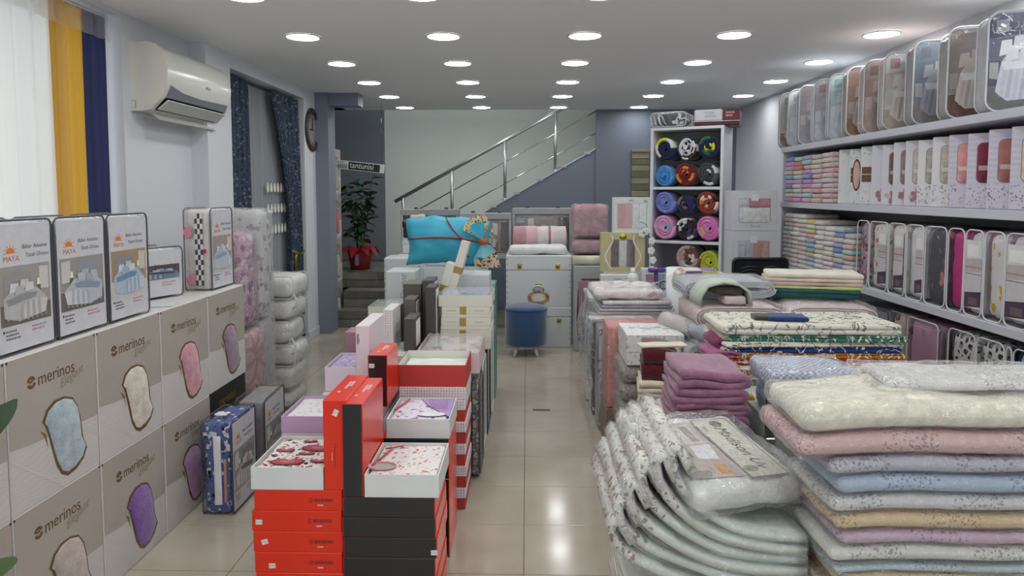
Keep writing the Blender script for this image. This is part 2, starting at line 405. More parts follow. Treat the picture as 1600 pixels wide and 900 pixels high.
# ---------------- left wall, near part with the big window
def wall(name, mb, mat=PAINT): return struct(mb.build(name, mat))
W1Y0, W1Y1, W1Z0, W1Z1 = 1.6, 4.06, .25, 2.535
m = MB()
m.box(XLN-.3, YF, 0, XLN, W1Y0, ZC, WALLW); m.box(XLN-.3, W1Y1, 0, XLN, 4.87, ZC, WALLW)
m.box(XLN-.3, W1Y0, 0, XLN, W1Y1, W1Z0, WALLW); m.box(XLN-.3, W1Y0, W1Z1, XLN, W1Y1, ZC, WALLW)
wall('wall_left_near', m)
W2Y0, W2Y1, W2Z1 = 5.27, 7.0, 2.45
m = MB()
m.box(XLN-.3, 4.87, 0, XLF, W2Y0, ZC, WALLW); m.box(XLN-.3, W2Y1, 0, XLF, 7.36, ZC, WALLW)
m.box(XLN-.3, W2Y0, W2Z1, XLF, W2Y1, ZC, WALLW); m.box(XLN-.3, W2Y0, 0, XLN-.22, W2Y1, .35, WALLW); m.box(XLN-.32, W2Y0, .35, XLN-.30, W2Y1, W2Z1, C('#a9adb2'))  # last box: unseen panel added behind the far window to block daylight
wall('wall_left_far', m)
for i, (y0, y1, z0, z1) in enumerate([(W1Y0, W1Y1, W1Z0, W1Z1), (W2Y0, W2Y1, .35, W2Z1)]):
    wn = struct(MB().box(XLN-.29, y0, z0, XLN-.25, y0+.06, z1, WHITE, .004).box(XLN-.29, y1-.06, z0, XLN-.25, y1, z1, WHITE, .004)
        .box(XLN-.29, y0+.06, z0, XLN-.25, y1-.06, z0+.06, WHITE, .004).box(XLN-.29, y0+.06, z1-.06, XLN-.25, y1-.06, z1, WHITE, .004)
        .box(XLN-.29, (y0+y1)/2-.03, z0+.06, XLN-.25, (y0+y1)/2+.03, z1-.06, WHITE, .004).build('window_%d' % (i+1), PLAS))
    for a, b_ in ((y0+.06, (y0+y1)/2-.03), ((y0+y1)/2+.03, y1-.06)):
        MB().box(XLN-.275, a, z0+.06, XLN-.27, b_, z1-.06, (1, 1, 1)).build('pane', LIDC, wn)
struct(MB().box(XLF, 7.0, 0, XLF+.012, 7.36, .09, C('#c9cbd0'), .003).build('baseboard_left', PAINT))
# grey column and the grey beam that springs from it
wall('wall_column', MB().box(-2.5, 7.36, 0, -2.09, 7.62, ZC, GREYW))
wall('trim_1', MB().box(-2.09, 7.4, 2.43, -1.78, 7.62, ZC, GREYW))
wall('wall_left_stair', MB().box(-2.95, 7.62, 0, -2.8, YW, 4.0, GREYD).box(-2.8, 7.5, 0, -2.5, 7.62, ZC, GREYD))
# ---------------- back walls
wall('wall_back_grey', MB().box(-2.8, YW, 0, -2.02, YW+.15, 4.0, GREYD))
wall('wall_back_white', MB().box(-2.02, YW, 0, XR, YW+.15, 4.0, C('#dfe4e0')))
wall('wall_back_right', MB().box(.88, YB, 0, XR, YB+.12, ZC+.2, GREYB))
wall('wall_right', MB().box(XR, YF, 0, XR+.15, YW, 4.0, WALLW))
# shopfront behind the viewer: piers, head and a glazed opening
m = MB(); m.box(-2.65, YF-.15, 0, -2.1, YF, ZC, WALLW); m.box(2.4, YF-.15, 0, XR, YF, ZC, WALLW); m.box(-2.1, YF-.15, 2.4, 2.4, YF, ZC, WALLW)
m.box(-2.1, YF-.15, 0, 2.4, YF, .3, WALLW)
wall('wall_front', m)
sf = struct(MB().box(-2.1, YF-.1, .3, -2.04, YF-.05, 2.4, C('#8b8f94')).box(2.34, YF-.1, .3, 2.4, YF-.05, 2.4, C('#8b8f94')).box(.12, YF-.1, .3, .18, YF-.05, 2.4, C('#8b8f94')).build('window_3', METAL))
for a, b_ in ((-2.04, .12), (.18, 2.34)): MB().box(a, YF-.08, .3, b_, YF-.075, 2.4, (1, 1, 1)).build('pane', LIDC, sf)
# ---------------- ceiling, stair well lid
CW = C('#f2f2f2')
struct(MB().box(-2.65, YF-.15, ZC, XR+.15, YB, ZC+.2, CW).box(-2.95, 7.62, ZC, -2.3, YB, ZC+.2, CW).build('ceiling', CEILM))
struct(MB().box(-2.95, YB, 4.0, XR+.15, YW+.15, 4.1, CW).box(-2.95, YB-.12, ZC+.2, .88, YB, 4.0, CW).box(.88, YB, ZC+.2, XR, YB+.12, 4.0, CW).build('ceiling_stair', CEILM))
# ---------------- recessed lamps
LXS = [-1.505, -.56, .387, 1.372, 2.34]; LYS = [4.74+.985*k for k in range(-6, 5)]
ringm = MB().lathe([(.118, -.001), (.118, -.007), (.108, -.009), (.104, -.004), (.104, -.001)], C('#e4e4e4'), 32).mesh('trim_ring', PLAS)
glow = emis('lamp_diffuser', (.97, 1, .99), LAMP)
discm = MB().lathe([(.104, -.004), (.06, -.0045), (.0005, -.0045)], (1, 1, 1), 32).mesh('diffuser', glow)
rown = {4: 'farthest row', 3: 'second farthest row', 2: 'third farthest row', 1: 'fourth farthest row', 0: 'fifth farthest row', -1: 'sixth farthest row'}
for j, y in enumerate(LYS):
    for i, x in enumerate(LXS):
        if j == 10 and i == 4: continue
        rn = rown.get(j-6, '%s row back from the shopfront' % ORD[j])
        t = thing('ceiling_light', 'round white recessed ceiling light, %s, %s from the left wall' % (rn, ORD[i]), 'ceiling light', (x, y, ZC), 0, 'recessed ceiling lights')
        inst(ringm, 'trim_ring', t); inst(discm, 'diffuser', t)
for x in (-2.2, -1.0, 0.2):  # lamps added out of view to brighten the white stair wall
    t = thing('stair_fill_light', 'unseen round fill light added high above the %s of the staircase' % ('foot' if x < -2 else 'lower steps' if x < 0 else 'middle'), 'ceiling light', (x, 9.4, 4.0), 0, 'added stair fill lights')
    inst(ringm, 'trim_ring', t); inst(discm, 'diffuser', t)
# ---------------- entrance steps with grey plank cladding, landing, stair flight
RI, GO = .187, .28
PL = [C('#77756f'), C('#6d6b66'), C('#807d76'), C('#66645f')]
st = struct(MB().box(-2.13, YS+.02, 0, -.55, 8.95, RI-.01, C('#55524c')).box(-2.13, YS+GO+.02, RI-.01, -.55, 8.95, 2*RI-.01, C('#55524c'))
    .box(-2.79, YS+2*GO+.02, 2*RI-.01, -.55, YW, 3*RI-.01, C('#55524c')).build('floor_landing', CARD))
pm = {}
def plank(wd, hh, ci, kind):
    k = (round(wd, 3), round(hh, 3), ci, kind)
    if k not in pm:
        pm[k] = (MB().box(0, 0, 0, wd-.003, .02, hh-.003, PL[ci], .002) if kind else MB().box(0, 0, 0, wd-.003, hh-.003, .01, PL[ci], .002)).mesh('plank', WOODG)
    return pm[k]
WOODG = vc('grey_plank', .4, bump=.15, bscale=50, var=.16, vscale=9)
for s_ in range(3):
    XA = -2.13 if s_ < 2 else -2.79
    for r in range(2):
        x = XA+(-.23 if (s_+r) % 2 else 0); k = 0
        while x < -.6:
            a, b_ = max(x, XA), min(x+.62, -.55); inst(plank(b_-a, RI/2-.003, (s_*2+r+k) % 4, 1), 'plank', st, (a, YS+s_*GO, s_*RI+r*(RI/2)+.002)); x += .62; k += 1
    nr = 2 if s_ < 2 else 9
    for r in range(nr):
        x = XA+(-.31 if (s_+r) % 2 else 0); k = 0
        while x < -.6:
            a, b_ = max(x, XA), min(x+.62, -.55); inst(plank(b_-a, (GO-.003)/2, (s_+r+k) % 4, 0), 'plank', st, (a, YS+s_*GO+r*GO/2, (s_+1)*RI-.01)); x += .62; k += 1
SL = .567
def strz(x): return 1.279+SL*(x+.525)
x0, x1 = -1.79, .88
stg = MB(); zz = [(x0, 3*RI), (x1, 0), ]
def prism(mb, pts, y0, y1, col, mi=0):
    n = len(pts); V = [(p[0], y0, p[1]) for p in pts]+[(p[0], y1, p[1]) for p in pts]
    a = sum(pts[i][0]*pts[(i+1) % n][1]-pts[(i+1) % n][0]*pts[i][1] for i in range(n))
    Fs = [tuple(range(n)), tuple(range(2*n-1, n-1, -1))]+[(i+n, (i+1) % n+n, (i+1) % n, i) for i in range(n)]
    if a < 0: Fs = [f[::-1] for f in Fs]
    return mb.add(V, Fs, col, mi)
prism(stg, [(-.55, 0), (.88, 0), (.88, strz(.88)-.012), (x0, strz(x0)-.012), (x0, 3*RI), (-.55, 3*RI)], 8.97, 9.02, GREYB)
prism(stg, [(x0, strz(x0)-.012), (.88, strz(.88)-.012), (.88, strz(.88)+.006), (x0, strz(x0)+.006)], 8.96, 9.03, C('#c3c6c8'))
sg = struct(stg.build('wall_stair_side', PAINT))
fl2 = struct(MB().box(-1.79, 9.03, 3*RI-.05, -.55, YW, 3*RI, C('#8f8c85')).build('floor_stair', CARD))
k = 0; x = -1.66
while x < 1.6:
    z = strz(x)+.03
    MB().box(x, 9.03, z-.17, x+.3, YW-.005, z, C('#9b9a96'), .004).build('step', WOODG, fl2)
    if x < .86: MB().box(x-.01, 8.955, z-.03, x+.07, 9.03, z+.004, C('#a9aaa8'), .003).build('step_end', WOODG, fl2)
    x += .3; k += 1
# handrail
rail = thing('stair_railing', 'brushed steel stair railing with round posts climbing to the right', 'railing', (-1.6, 9.0, 3*RI))
SC = C('#b9bcbe')
def rp(px, py): p = at(px, py, 9.0); return Vector((p.x+1.6, 0, p.z-3*RI))
a, b_ = rp(617, 315), rp(860, 180); d = (b_-a)
MB().tube([a, a+d*1.5], .024, SC, 12).build('handrail', BRUSH, rail)
for px, pt, pb in ((630, 312, 350), (706, 268, 326), (789, 221, 318), (868, 178, 268)):
    t_, q = rp(px, pt), rp(px+1, pb); q.x = t_.x
    zb = strz(t_.x-1.6)-3*RI; top = a.z+(t_.x-a.x)*d.z/d.x
    MB().tube([(t_.x, 0, zb-.02), (t_.x, 0, top)], .021, SC, 12).tube([(t_.x, 0, zb-.015), (t_.x, 0, zb+.02)], .034, SC, 12).build('post', BRUSH, rail)
for off in (.27, .55):
    MB().tube([a-Vector((0, 0, off))+d*.16, a-Vector((0, 0, off))+d*1.5], .008, SC, 8).build('cable', METAL, rail)
# rug sample hanging on the grey wall
t = thing('woven_blind', 'olive striped woven blind hanging on the grey wall beside the roll rack', 'blind', (1.44, 8.93, 1.3))
for k in range(9):
    MB().box(-.11, -.02, .08*k, .11, -.005, .08*k+.074, C(['#8c8a72', '#6f6d58'][k % 2]), .004).build('slat', FAB, t)
MB().box(-.12, -.035, .72, .12, 0, .76, C('#7c7a66'), .006).build('head_rail', CARD, t)
# ---------------- curtains
def curtain(mb, y0, y1, z0, z1, x, col, folds, amp, n=70, side=1, shape=None, mi=0):
    V = []; Fs = []; nz = 14
    for j in range(nz+1):
        t = j/nz; z = z1+(z0-z1)*t
        for i in range(n+1):
            u = i/n; a, b_ = (shape(t) if shape else (y0, y1))
            V.append((x+amp*math.sin(u*folds*2*math.pi+.6*math.sin(3*u+2*t))*(.75+.25*t)+amp*.4*math.sin(u*folds*5.1), a+(b_-a)*u, z))
    for j in range(nz):
        for i in range(n): p = j*(n+1)+i; Fs.append((p, p+1, p+n+2, p+n+1))
    mb.add(V, Fs, col, mi, True); return mb
SHW = sheer('white_sheer', (.80, .785, .74), .86)
cr = thing('curtain_set', 'white sheer curtain with a yellow and a navy panel in the near window', 'curtain', (XLN-.1, 2.9, W1Z0))
curtain(MB(), -1.28, .74, .03, 2.26, 0, (.9, .9, .88), 17, .026).build('white_sheer', SHW, cr)
curtain(MB(), .64, .90, .03, 2.26, .035, (.6, .3, .02), 3, .014).build('yellow_panel', sheer('yellow_voile', C('#cf9f3c'), .97), cr)
curtain(MB(), .90, 1.12, .03, 2.26, .03, (.05, .06, .16), 3, .014).build('navy_panel', sheer('navy_voile', C('#363b5e'), .985), cr)
curtain(MB(), .5, 1.14, 2.13, 2.27, .06, (.9, .9, .9), 6, .008).build('valance', sheer('pale_voile', (.85, .82, .78), .35), cr)
MB().tube([(.0, -1.29, 2.268), (.0, 1.15, 2.268)], .009, C('#55585e')).build('curtain_rail', METAL, cr)
DB = pattern('blue_jacquard', [C('#3b4859'), C('#6d7785'), C('#252e3d')], 26, 'floral', .6, .30)
cr = thing('drape_set', 'dark blue jacquard drapes with a pale sheer between them in far window', 'curtain', (XLF-.1, 6.13, 0))
curtain(MB(), -.84, -.36, .02, 2.42, .03, (.2, .2, .3), 6, .028).build('blue_drape', DB, cr)
def sw(t):
    b_ = .84; a = .10+.42*math.sin(min(t/.6, 1)*math.pi/2)
    if t > .62: a = .52-(t-.62)*.25; b_ = .84+.05*(t-.62)
    return (a, b_)
curtain(MB(), 0, 0, .02, 2.42, .05, (.2, .2, .3), 6, .03, shape=sw).build('blue_drape', DB, cr)
SH2 = pattern('embroidered_sheer', [C('#b4b9bf'), C('#8d9398'), C('#d3cdb8')], 3.2, 'stripez', .8, .13, 0)
curtain(MB(), -.45, .72, .02, 2.42, -.03, (.7, .7, .7), 22, .016).build('sheer', sheer('grey_sheer', C('#c3c8cc'), .8), cr)
emm = MB().add([(0, .03*math.cos(a)*(1-.3*math.sin(a)), .045*math.sin(a)) for a in [k*.5236 for k in range(12)]], [tuple(range(12))], C('#dedccf')).mesh('embroidered_motif', FAB)
for r in range(3):
    for k in range(6): inst(emm, 'embroidered_motif', cr, (.012, .09+k*.085, 1.56-r*.19))
MB().tube([(.075, .5, .95), (.1, .68, .9), (.075, .86, .93)], .012, C('#8d7a3e')).soft(.08, .52, .76, .12, .57, .92, C('#8d7a3e'), .02).build('tieback_tassel', GOLD, cr)
MB().tube([(.0, -.86, 2.43), (.0, .86, 2.43)], .01, C('#55585e')).build('curtain_rail', METAL, cr)
# ---------------- wall clock on the pier
t = thing('wall_clock', 'large round dark wooden wall clock on the white pier', 'clock', (XLF, 7.24, 2.16))
MB().lathe([(.16, .0), (.22, .0), (.225, .012), (.21, .025), (.17, .022), (.16, .012)], C('#3b3431'), 36, axis='x').build('rim', vc('dark_wood', .45, bump=.2, bscale=40), t)
MB().lathe([(.165, .009), (.0005, .009)], C('#8f8c88'), 36, axis='x').build('dial', CARD, t)
h = MB(); h.box(.012, -.006, -.01, .014, .006, .12, C('#222222')); h.box(.012, -.09, -.006, .014, .0, .006, C('#222222')); h.build('hands', METAL, t)
nm = MB()
for k in range(12):
    a = k*math.pi/6; nm.box(.0095, .14*math.cos(a)-.007, .14*math.sin(a)-.012, .0115, .14*math.cos(a)+.007, .14*math.sin(a)+.012, C('#2b2725'))
nm.build('numerals', INK, t)
# ---------------- air conditioner
t = thing('air_conditioner', 'white split air conditioner with dark outlet on the left wall', 'air conditioner', (XLN, 4.58, 2.0))
prof = [(0, 0), (.0, .40), (.10, .405), (.16, .39), (.205, .34), (.225, .25), (.22, .15), (.19, .085), (.12, .012), (.06, 0)]
def xsec(mb, pr, y0, y1, col, mi=0, smooth=True):
    n = len(pr); V = [(p[0], y0, p[1]) for p in pr]+[(p[0], y1, p[1]) for p in pr]
    mb.add(V, [(i, (i+1) % n, (i+1) % n+n, i+n) for i in range(n)], col, mi, smooth)
    mb.add(V, [tuple(range(n))[::-1], tuple(range(n, 2*n))], col, mi); return mb
AW = C('#d8d7cf'); L2 = .43
xsec(MB(), prof, -L2, L2, AW).build('housing', GLOSS, t)
for s_ in (-1, 1): xsec(MB(), [(p[0]*1.01, p[1]*1.005) for p in prof], s_*L2-.0125, s_*L2+.0125, AW).build('side_cap', GLOSS, t)
fm = MB()
def slab(mb, a, b_, th, y0, y1, col):
    d = Vector((b_[0]-a[0], b_[1]-a[1])).normalized(); nn = Vector((-d.y, d.x))*th
    return xsec(mb, [a, b_, (b_[0]+nn.x, b_[1]+nn.y), (a[0]+nn.x, a[1]+nn.y)], y0, y1, col, 0, False)
slab(MB(), (.118, .012), (.189, .084), -.003, -L2+.03, L2-.03, C('#131416')).build('outlet', PLAS, t)
slab(MB(), (.135, .018), (.198, .07), -.008, -L2+.035, L2-.035, C('#c9c9c4')).build('louvre', PLAS, t)
slab(MB(), (.14, -.045), (.09, -.005), .005, -L2+.05, L2-.05, C('#b9b9b4')).build('louvre', PLAS, t)
tr = MB()
tr.add([(.1925, -L2+.03, .085), (.1925, L2-.02, .085), (.2145, L2-.02, .132), (.2105, .0, .122), (.2135, -L2+.2, .13), (.2245, -L2+.03, .155)], [(0, 1, 2, 3, 4, 5)], C('#7f828a'))
tr.build('grey_trim', GLOSS, t)
MB().box(.2275, .06, .2, .229, .12, .212, C('#9a9a98')).build('badge', METAL, t)
m = MB()
for a, b_ in (((.005, .06), (.03, .06)), ((.03, .02), (.03, .06)), ((.005, .02), (.03, .02))):
    m.box(min(a[0], b_[0])-.001, -L2-.0145, min(a[1], b_[1])-.001, max(a[0], b_[0])+.001, -L2-.0135, max(a[1], b_[1])+.001, C('#5a5a58'))
m.build('pipe_knockout', PLAS, t)
# ================================================================== BUILDERS FOR GOODS
def rr(x0, z0, x1, z1, r, n=5):
    """rounded rectangle outline in (x,z)"""
    P = []
    for cx, cz, a0 in ((x1-r, z1-r, 0), (x0+r, z1-r, 90), (x0+r, z0+r, 180), (x1-r, z0+r, 270)):
        for k in range(n+1):
            a = R_(a0+90*k/n); P.append((cx+r*math.cos(a), cz+r*math.sin(a)))
    return P
def bedprint(mb, x0, z0, x1, z1, y, wallc, floorc, bedc, accent, pil, seed=0, frame=None, clip=None):
    """a printed photograph of a made bed: wall, floor, headboard, pillows, draped cover, lamp"""
    rnd = random.Random(seed); w_, h_ = x1-x0, z1-z0; e = [0]
    def q(pts, col, lay):
        mb.flat([(x0+p[0]*w_, z0+p[1]*h_) for p in pts], y-.0003*lay, col)
    if clip: mb.flat(rr(x0, z0, x1, z1, clip), y, wallc)
    else: q([(0, 0), (1, 0), (1, 1), (0, 1)], wallc, 0)
    c0 = .0 if not clip else clip/w_
    cz = .0 if not clip else clip/h_
    q([(0, cz), (c0, 0), (1-c0, 0), (1, cz), (1, .3), (0, .36)], floorc, 1)
    fl_ = rnd.random() < .5
    X = (lambda u: 1-u) if fl_ else (lambda u: u)
    M = lambda pts: [(X(a), b_) for a, b_ in pts]
    q(M([(.08, .45), (.62, .52), (.62, .88), (.3, .92), (.08, .84)]), mixc(wallc, accent, .45), 2)     # headboard
    q(M([(.78, .55), (.97, .53), (.97, .93), (.78, .95)]), mixc(wallc, (.85, .85, .8), .5), 2)           # window or mirror
    q(M([(.7, .4), (.8, .4), (.8, .62), (.72, .62)]), mixc(floorc, (.1, .07, .05), .4), 3)               # night stand
    q(M([(.72, .62), (.79, .62), (.77, .74), (.735, .74)]), C('#ece6d2'), 4)                             # lamp
    q(M([(.06, .14), (.34, .05), (.88, .12), (.93, .36), (.72, .58), (.5, .63), (.22, .6), (.05, .46)]), bedc, 5)
    q(M([(.34, .05), (.88, .12), (.93, .36), (.62, .4), (.42, .3)]), mixc(bedc, (.9, .9, .9), .25), 6)
    for k in range(4):
        t = k*.11
        q(M([(.38+t, .32+t*.25), (.44+t, .34+t*.25), (.42+t*1.1, .08+t*.12), (.36+t*1.1, .06+t*.12)]), mixc(bedc, accent, .28), 7)
    q(M([(.1, .44), (.5, .52), (.72, .5), (.66, .42), (.4, .38), (.14, .34)]), accent, 8)
    for k, (px, pz) in enumerate([(.16, .55), (.36, .6), (.26, .5), (.46, .54)]):
        q(M([(px, pz), (px+.17, pz+.02), (px+.18, pz+.15), (px+.03, pz+.16)]), mixc(pil, accent, .25*(k % 3)), 9+k)
    for k in range(9):
        px = .08+.095*k; q(M([(px, .14-.06*math.sin(px*3)), (px+.06, .13-.06*math.sin(px*3)), (px+.03, .10-.06*math.sin(px*3))]), mixc(bedc, floorc, .35), 14)
def scribble(mb, x, z, w_, y, col, n=3, h=.004, gap=2.2, seed=0):
    rnd = random.Random(seed)
    for k in range(n):
        u = 0
        while u < w_*(.6+.4*rnd.random()):
            l = w_*(.05+.12*rnd.random()); mb.flat([(x+u, z-k*h*gap), (x+u+l, z-k*h*gap), (x+u+l, z-k*h*gap+h), (x+u, z-k*h*gap+h)], y, col); u += l+w_*.03
def pack(name, label, loc, rz, w_, d_, h_, ccol, cmat=None, card=None, pip=(.2, .2, .22), group=None, cat='bedding pack', side=None, r=.012, sideprint=None, tilt=0, foil=None):
    """bedding set in a clear vinyl case: textile, vinyl cover, piping, printed card on the front"""
    t = thing(name, label, cat, loc, rz, group, rot=(tilt, 0, rz) if tilt else None)
    MB().soft(-w_/2+.008, -d_/2+.012, .006, w_/2-.008, d_/2-.008, h_-.008, ccol, .02, .004, 14, seed=len(LABELS), n=(4, 3, 6)).build('textile', cmat or FAB, t)
    cov = MB().box(-w_/2, -d_/2, 0, w_/2, d_/2, h_, (1, 1, 1), r).build('vinyl_cover', foil or PVC, t)
    mb = MB()
    for y in (-d_/2, d_/2):
        mb.tube([(p[0], y, p[1]) for p in rr(-w_/2, 0, w_/2, h_, min(.03, r*2.2), 3)], .0035, pip, 6, True)
    mb.build('piping', PLAS, cov)
    if card:
        mb = MB(); card(mb, w_, h_, -d_/2-.001)
        mb.build('printed_card', INK, cov)
    if sideprint:
        mb = MB(); sideprint(mb, d_, h_); mb.build('side_textile', cmat or FAB, t)
    return t
ORANGE = C('#d7762d')
def maya_card(pal, seed, title=True):
    def f(mb, w_, h_, y):
        mb.flat([(-w_/2+.012, .012), (w_/2-.012, .012), (w_/2-.012, h_-.015), (-w_/2+.012, h_-.015)], y, C('#c9c9ce'))
        bedprint(mb, -w_/2+.022, .095, w_/2-.022, h_*.66, y-.0006, *pal, seed=seed)
        cx, cz = -w_/2+.075, h_-.105
        mb.flat([(cx+.019*math.cos(a*.5236), cz+.019*math.sin(a*.5236)) for a in range(7)], y-.0005, ORANGE)
        for k in range(7):
            a = math.pi*k/6; mb.flat([(cx+.022*math.cos(a-.12), cz+.022*math.sin(a-.12)), (cx+.022*math.cos(a+.12), cz+.022*math.sin(a+.12)), (cx+.032*math.cos(a), cz+.032*math.sin(a))], y-.0005, C('#d99a3c'))
        if title:
            mb.text('MAYA', cx-.033, cz-.026, y-.0006, .026, C('#c07a4a'))
            mb.text('Bahar Anadolu', cx+.05, cz+.012, y-.0006, .02, C('#55565c'), .25)
            mb.text('Yatak Ortusu', cx+.065, cz-.016, y-.0006, .02, C('#55565c'), .25)
        scribble(mb, -w_/2+.04, .075, .06, y-.0005, C('#6d6e74'), 3, .006, 2, seed); scribble(mb, .02, .075, .08, y-.0005, C('#b58e94'), 2, .006, 2, seed+1)
        mb.flat([(-w_/2+.028, .075), (-w_/2+.036, .075), (-w_/2+.036, .083), (-w_/2+.028, .083)], y-.0005, C('#3b3a40'))
    return f
# ------------------------------------------------------------------ taupe and white blanket cartons along the left wall
CT = C('#aca59c'); CWH = C('#c6c3c0'); BR = C('#6b5434')
leaf = [(.0, .80), (.10, .93), (.28, 1.), (.50, 1.), (.70, .94), (.82, .80), (.88, .6), (.91, .38), (1., .22), (.9, .1), (.72, .02), (.52, 0), (.38, .06), (.27, .2), (.19, .42), (.12, .62), (.06, .74)]
CW_, CD_, CH_ = .446, .48, .5
def carton_print():
    mb = MB(); y = -CD_/2-.0008; W2 = CW_/2
    up = []
    mb.flat([(-W2+.004, .215), (-W2+.1, .205), (0, .2), (W2-.1, .196), (W2-.004, .192), (W2-.004, CH_-.004), (-W2+.004, CH_-.004)], y, CT)
    for k in range(11):          # embossed contour lines in the pale part
        P = []
        for i in range(30):
            u = i/29; x = -W2+.01+u*(CW_-.02)
            z = .012+k*.018+.018*math.sin(u*7+k*.35)+.01*math.sin(u*17+k)
            P.append((x, min(max(z, .006), .19)))
        for i in range(29):
            (xa, za), (xb, zb) = P[i], P[i+1]
            if za >= .19 and zb >= .19: continue
            mb.flat([(xa, za), (xb, zb), (xb, zb+.0028), (xa, za+.0028)], y, C('#d9d7d5'))
    # logo disc with a cut, then the word
    cx, cz, r = -.115, .405, .021
    for a0, a1 in ((20, 170), (200, 350)):
        ring = [(cx+r*math.cos(R_(a)), cz+r*math.sin(R_(a))) for a in range(a0, a1+1, 15)]
        ring += [(cx+r*.45*math.cos(R_(a)), cz+r*.45*math.sin(R_(a))) for a in range(a1, a0-1, -15)]
        n = len(ring)//2
        for i in range(n-1): mb.flat([ring[i], ring[i+1], ring[2*n-2-i], ring[2*n-1-i]], y-.0006, BR)
    mb.flat([(cx-.007, cz-.004), (cx+.009, cz+.002), (cx+.004, cz+.008), (cx-.009, cz+.004)], y-.0006, BR)
    mb.text('merinos', cx+.028, cz-.018, y-.0006, .062, BR, 0, 0, 0, .92)
    mb.text('merinos', cx+.0286, cz-.0177, y-.0007, .062, BR, 0, 0, 0, .92)
    mb.text('Elegant', .02, .345, y-.0006, .045, C('#8f8268'), .45, .25)
    return mb.mesh('printed_face', GLOSS)
PFACE = carton_print()
def cbody(col, c2):
    mb = MB(); mb.box(-CW_/2, -CD_/2, 0, CW_/2, CD_/2, CH_, col, .003, faces={'f': CWH})
    mb.box(-.02, -CD_/2+.02, CH_-.0002, .02, CD_/2-.02, CH_+.0006, c2)
    for s_ in (-1, 1): mb.box(s_*(CW_/2-.006)-.004, -CD_/2-.0012, CH_-.012, s_*(CW_/2-.006)+.004, -CD_/2-.0005, CH_-.004, C('#3a342c'))
    return mb.mesh('body', CARD)
CBODY = cbody(C('#c8c5c2'), C('#bdb6a8'))
def leafpts(g=0, ox=0, oz=0):
    cx, cz = .5, .5
    return [(-CW_*.14+((p[0]-cx)*(1+g)+cx)*.205+ox, .045+((p[1]-cz)*(1+g*.8)+cz)*.262+oz) for p in leaf]
def carton(label, loc, rz, tex, group='blanket cartons along the left wall'):
    t = thing('blanket_carton', label, 'carton', loc, rz, group)
    bd = inst(CBODY, 'body', t); inst(PFACE, 'printed_face', bd); y = -CD_/2
    mb = MB().flat(leafpts(.10, -.002, -.002), y-.0015, BR)
    mb.flat([(-.085, .235), (-.058, .215), (-.05, .165), (-.062, .2)], y-.0016, C('#83693f')); mb.build('window_edge', GLOSS, bd)
    P = leafpts(0); cx = sum(p[0] for p in P)/len(P); cz = sum(p[1] for p in P)/len(P); m2 = MB(); V = []; n = len(P)
    for k, (s_, dy) in enumerate(((1, .002), (.9, .006), (.6, .010), (.25, .012))):
        V += [(cx+(p[0]-cx)*s_, y-dy-.003*noise.noise(Vector((p[0]*30, p[1]*30, tex[0]*40))), cz+(p[1]-cz)*s_) for p in P]
    Fs = [(k*n+i, (k+1)*n+i, (k+1)*n+(i+1) % n, k*n+(i+1) % n) for k in range(3) for i in range(n)]+[tuple(3*n+i for i in range(n))[::-1]]
    # leaf outline runs clockwise seen from the front
    m2.add(V, [f[::-1] for f in Fs], tex, 0, True).build('textile', PLUSH, t)
    return t
rows = [(.5, ['#a7b7c0', '#cfc9ba', '#c98f98', '#8e7484'], ['blue-grey', 'cream', 'pink', 'dusky mauve']),
        (0, ['#b8aba3', '#7a529f', '#a779a8'], ['pale beige', 'purple', 'lilac'])]
for z, cs, ns in rows:
    for k, (c, n) in enumerate(zip(cs, ns)):
        carton('taupe and white blanket carton with %s fabric window, %s row' % (n, 'top' if z else 'bottom'), (-1.6-CD_/2+.002*k, 2.072+.45*k+.225, z), R_(90), C(c))
    carton('taupe and white blanket carton cut off by the left frame edge, %s row' % ('top' if z else 'bottom'), (-1.6-CD_/2, 2.072-.226, z), R_(90), C('#b9b0a8'))
# black carton of the same make ends the bottom row
t = thing('black_carton', 'black blanket carton with gold lettering under the mauve-window carton', 'carton', (-1.6-CD_/2-.005, 3.66, 0), R_(90))
MB().box(-.225, -CD_/2, 0, .225, CD_/2, .498, C('#1d1b1c'), .003).build('body', CARD, t)
mb = MB(); mb.text('merinos', -.12, .40, -CD_/2-.0008, .062, C('#8a6a3a')); mb.text('Elegant', -.02, .34, -CD_/2-.0008, .045, C('#6b5737'), .45, .2); mb.build('lettering', INK, t)
mb = MB(); scribble(mb, -.1, .12, .2, -CD_/2-.0008, C('#6d5a40'), 4, .006, 2.4, 3); mb.build('small_print', INK, t)
# ------------------------------------------------------------------ vinyl packs standing on the cartons
pals = [(C('#9c9892'), C('#6d6964'), C('#b5b5b3'), C('#8d9094'), C('#cfd0d0')), (C('#96948f'), C('#6a6662'), C('#b9bcc2'), C('#8793ab'), C('#b9babd')),
        (C('#a58c6c'), C('#c9c8c6'), C('#a9bccb'), C('#6f8aa8'), C('#c9d2d8'))]
for k, (y0, y1, n) in enumerate([(2.09, 2.362, 'grey scalloped bedspread photo, nearest of three'), (2.372, 2.665, 'grey-blue bedspread photo, middle of three'), (2.675, 2.965, 'light blue bedspread photo, farthest of three')]):
    pack('bedspread_pack', 'clear vinyl pack with %s on cartons' % n, (-1.635-.075, (y0+y1)/2, .5+CH_), R_(90), y1-y0, .15, .43, C('#c4c5ca'), None, maya_card(pals[k], k), (.06, .06, .07), 'vinyl bedspread packs on the cartons', foil=PVC)
MB()
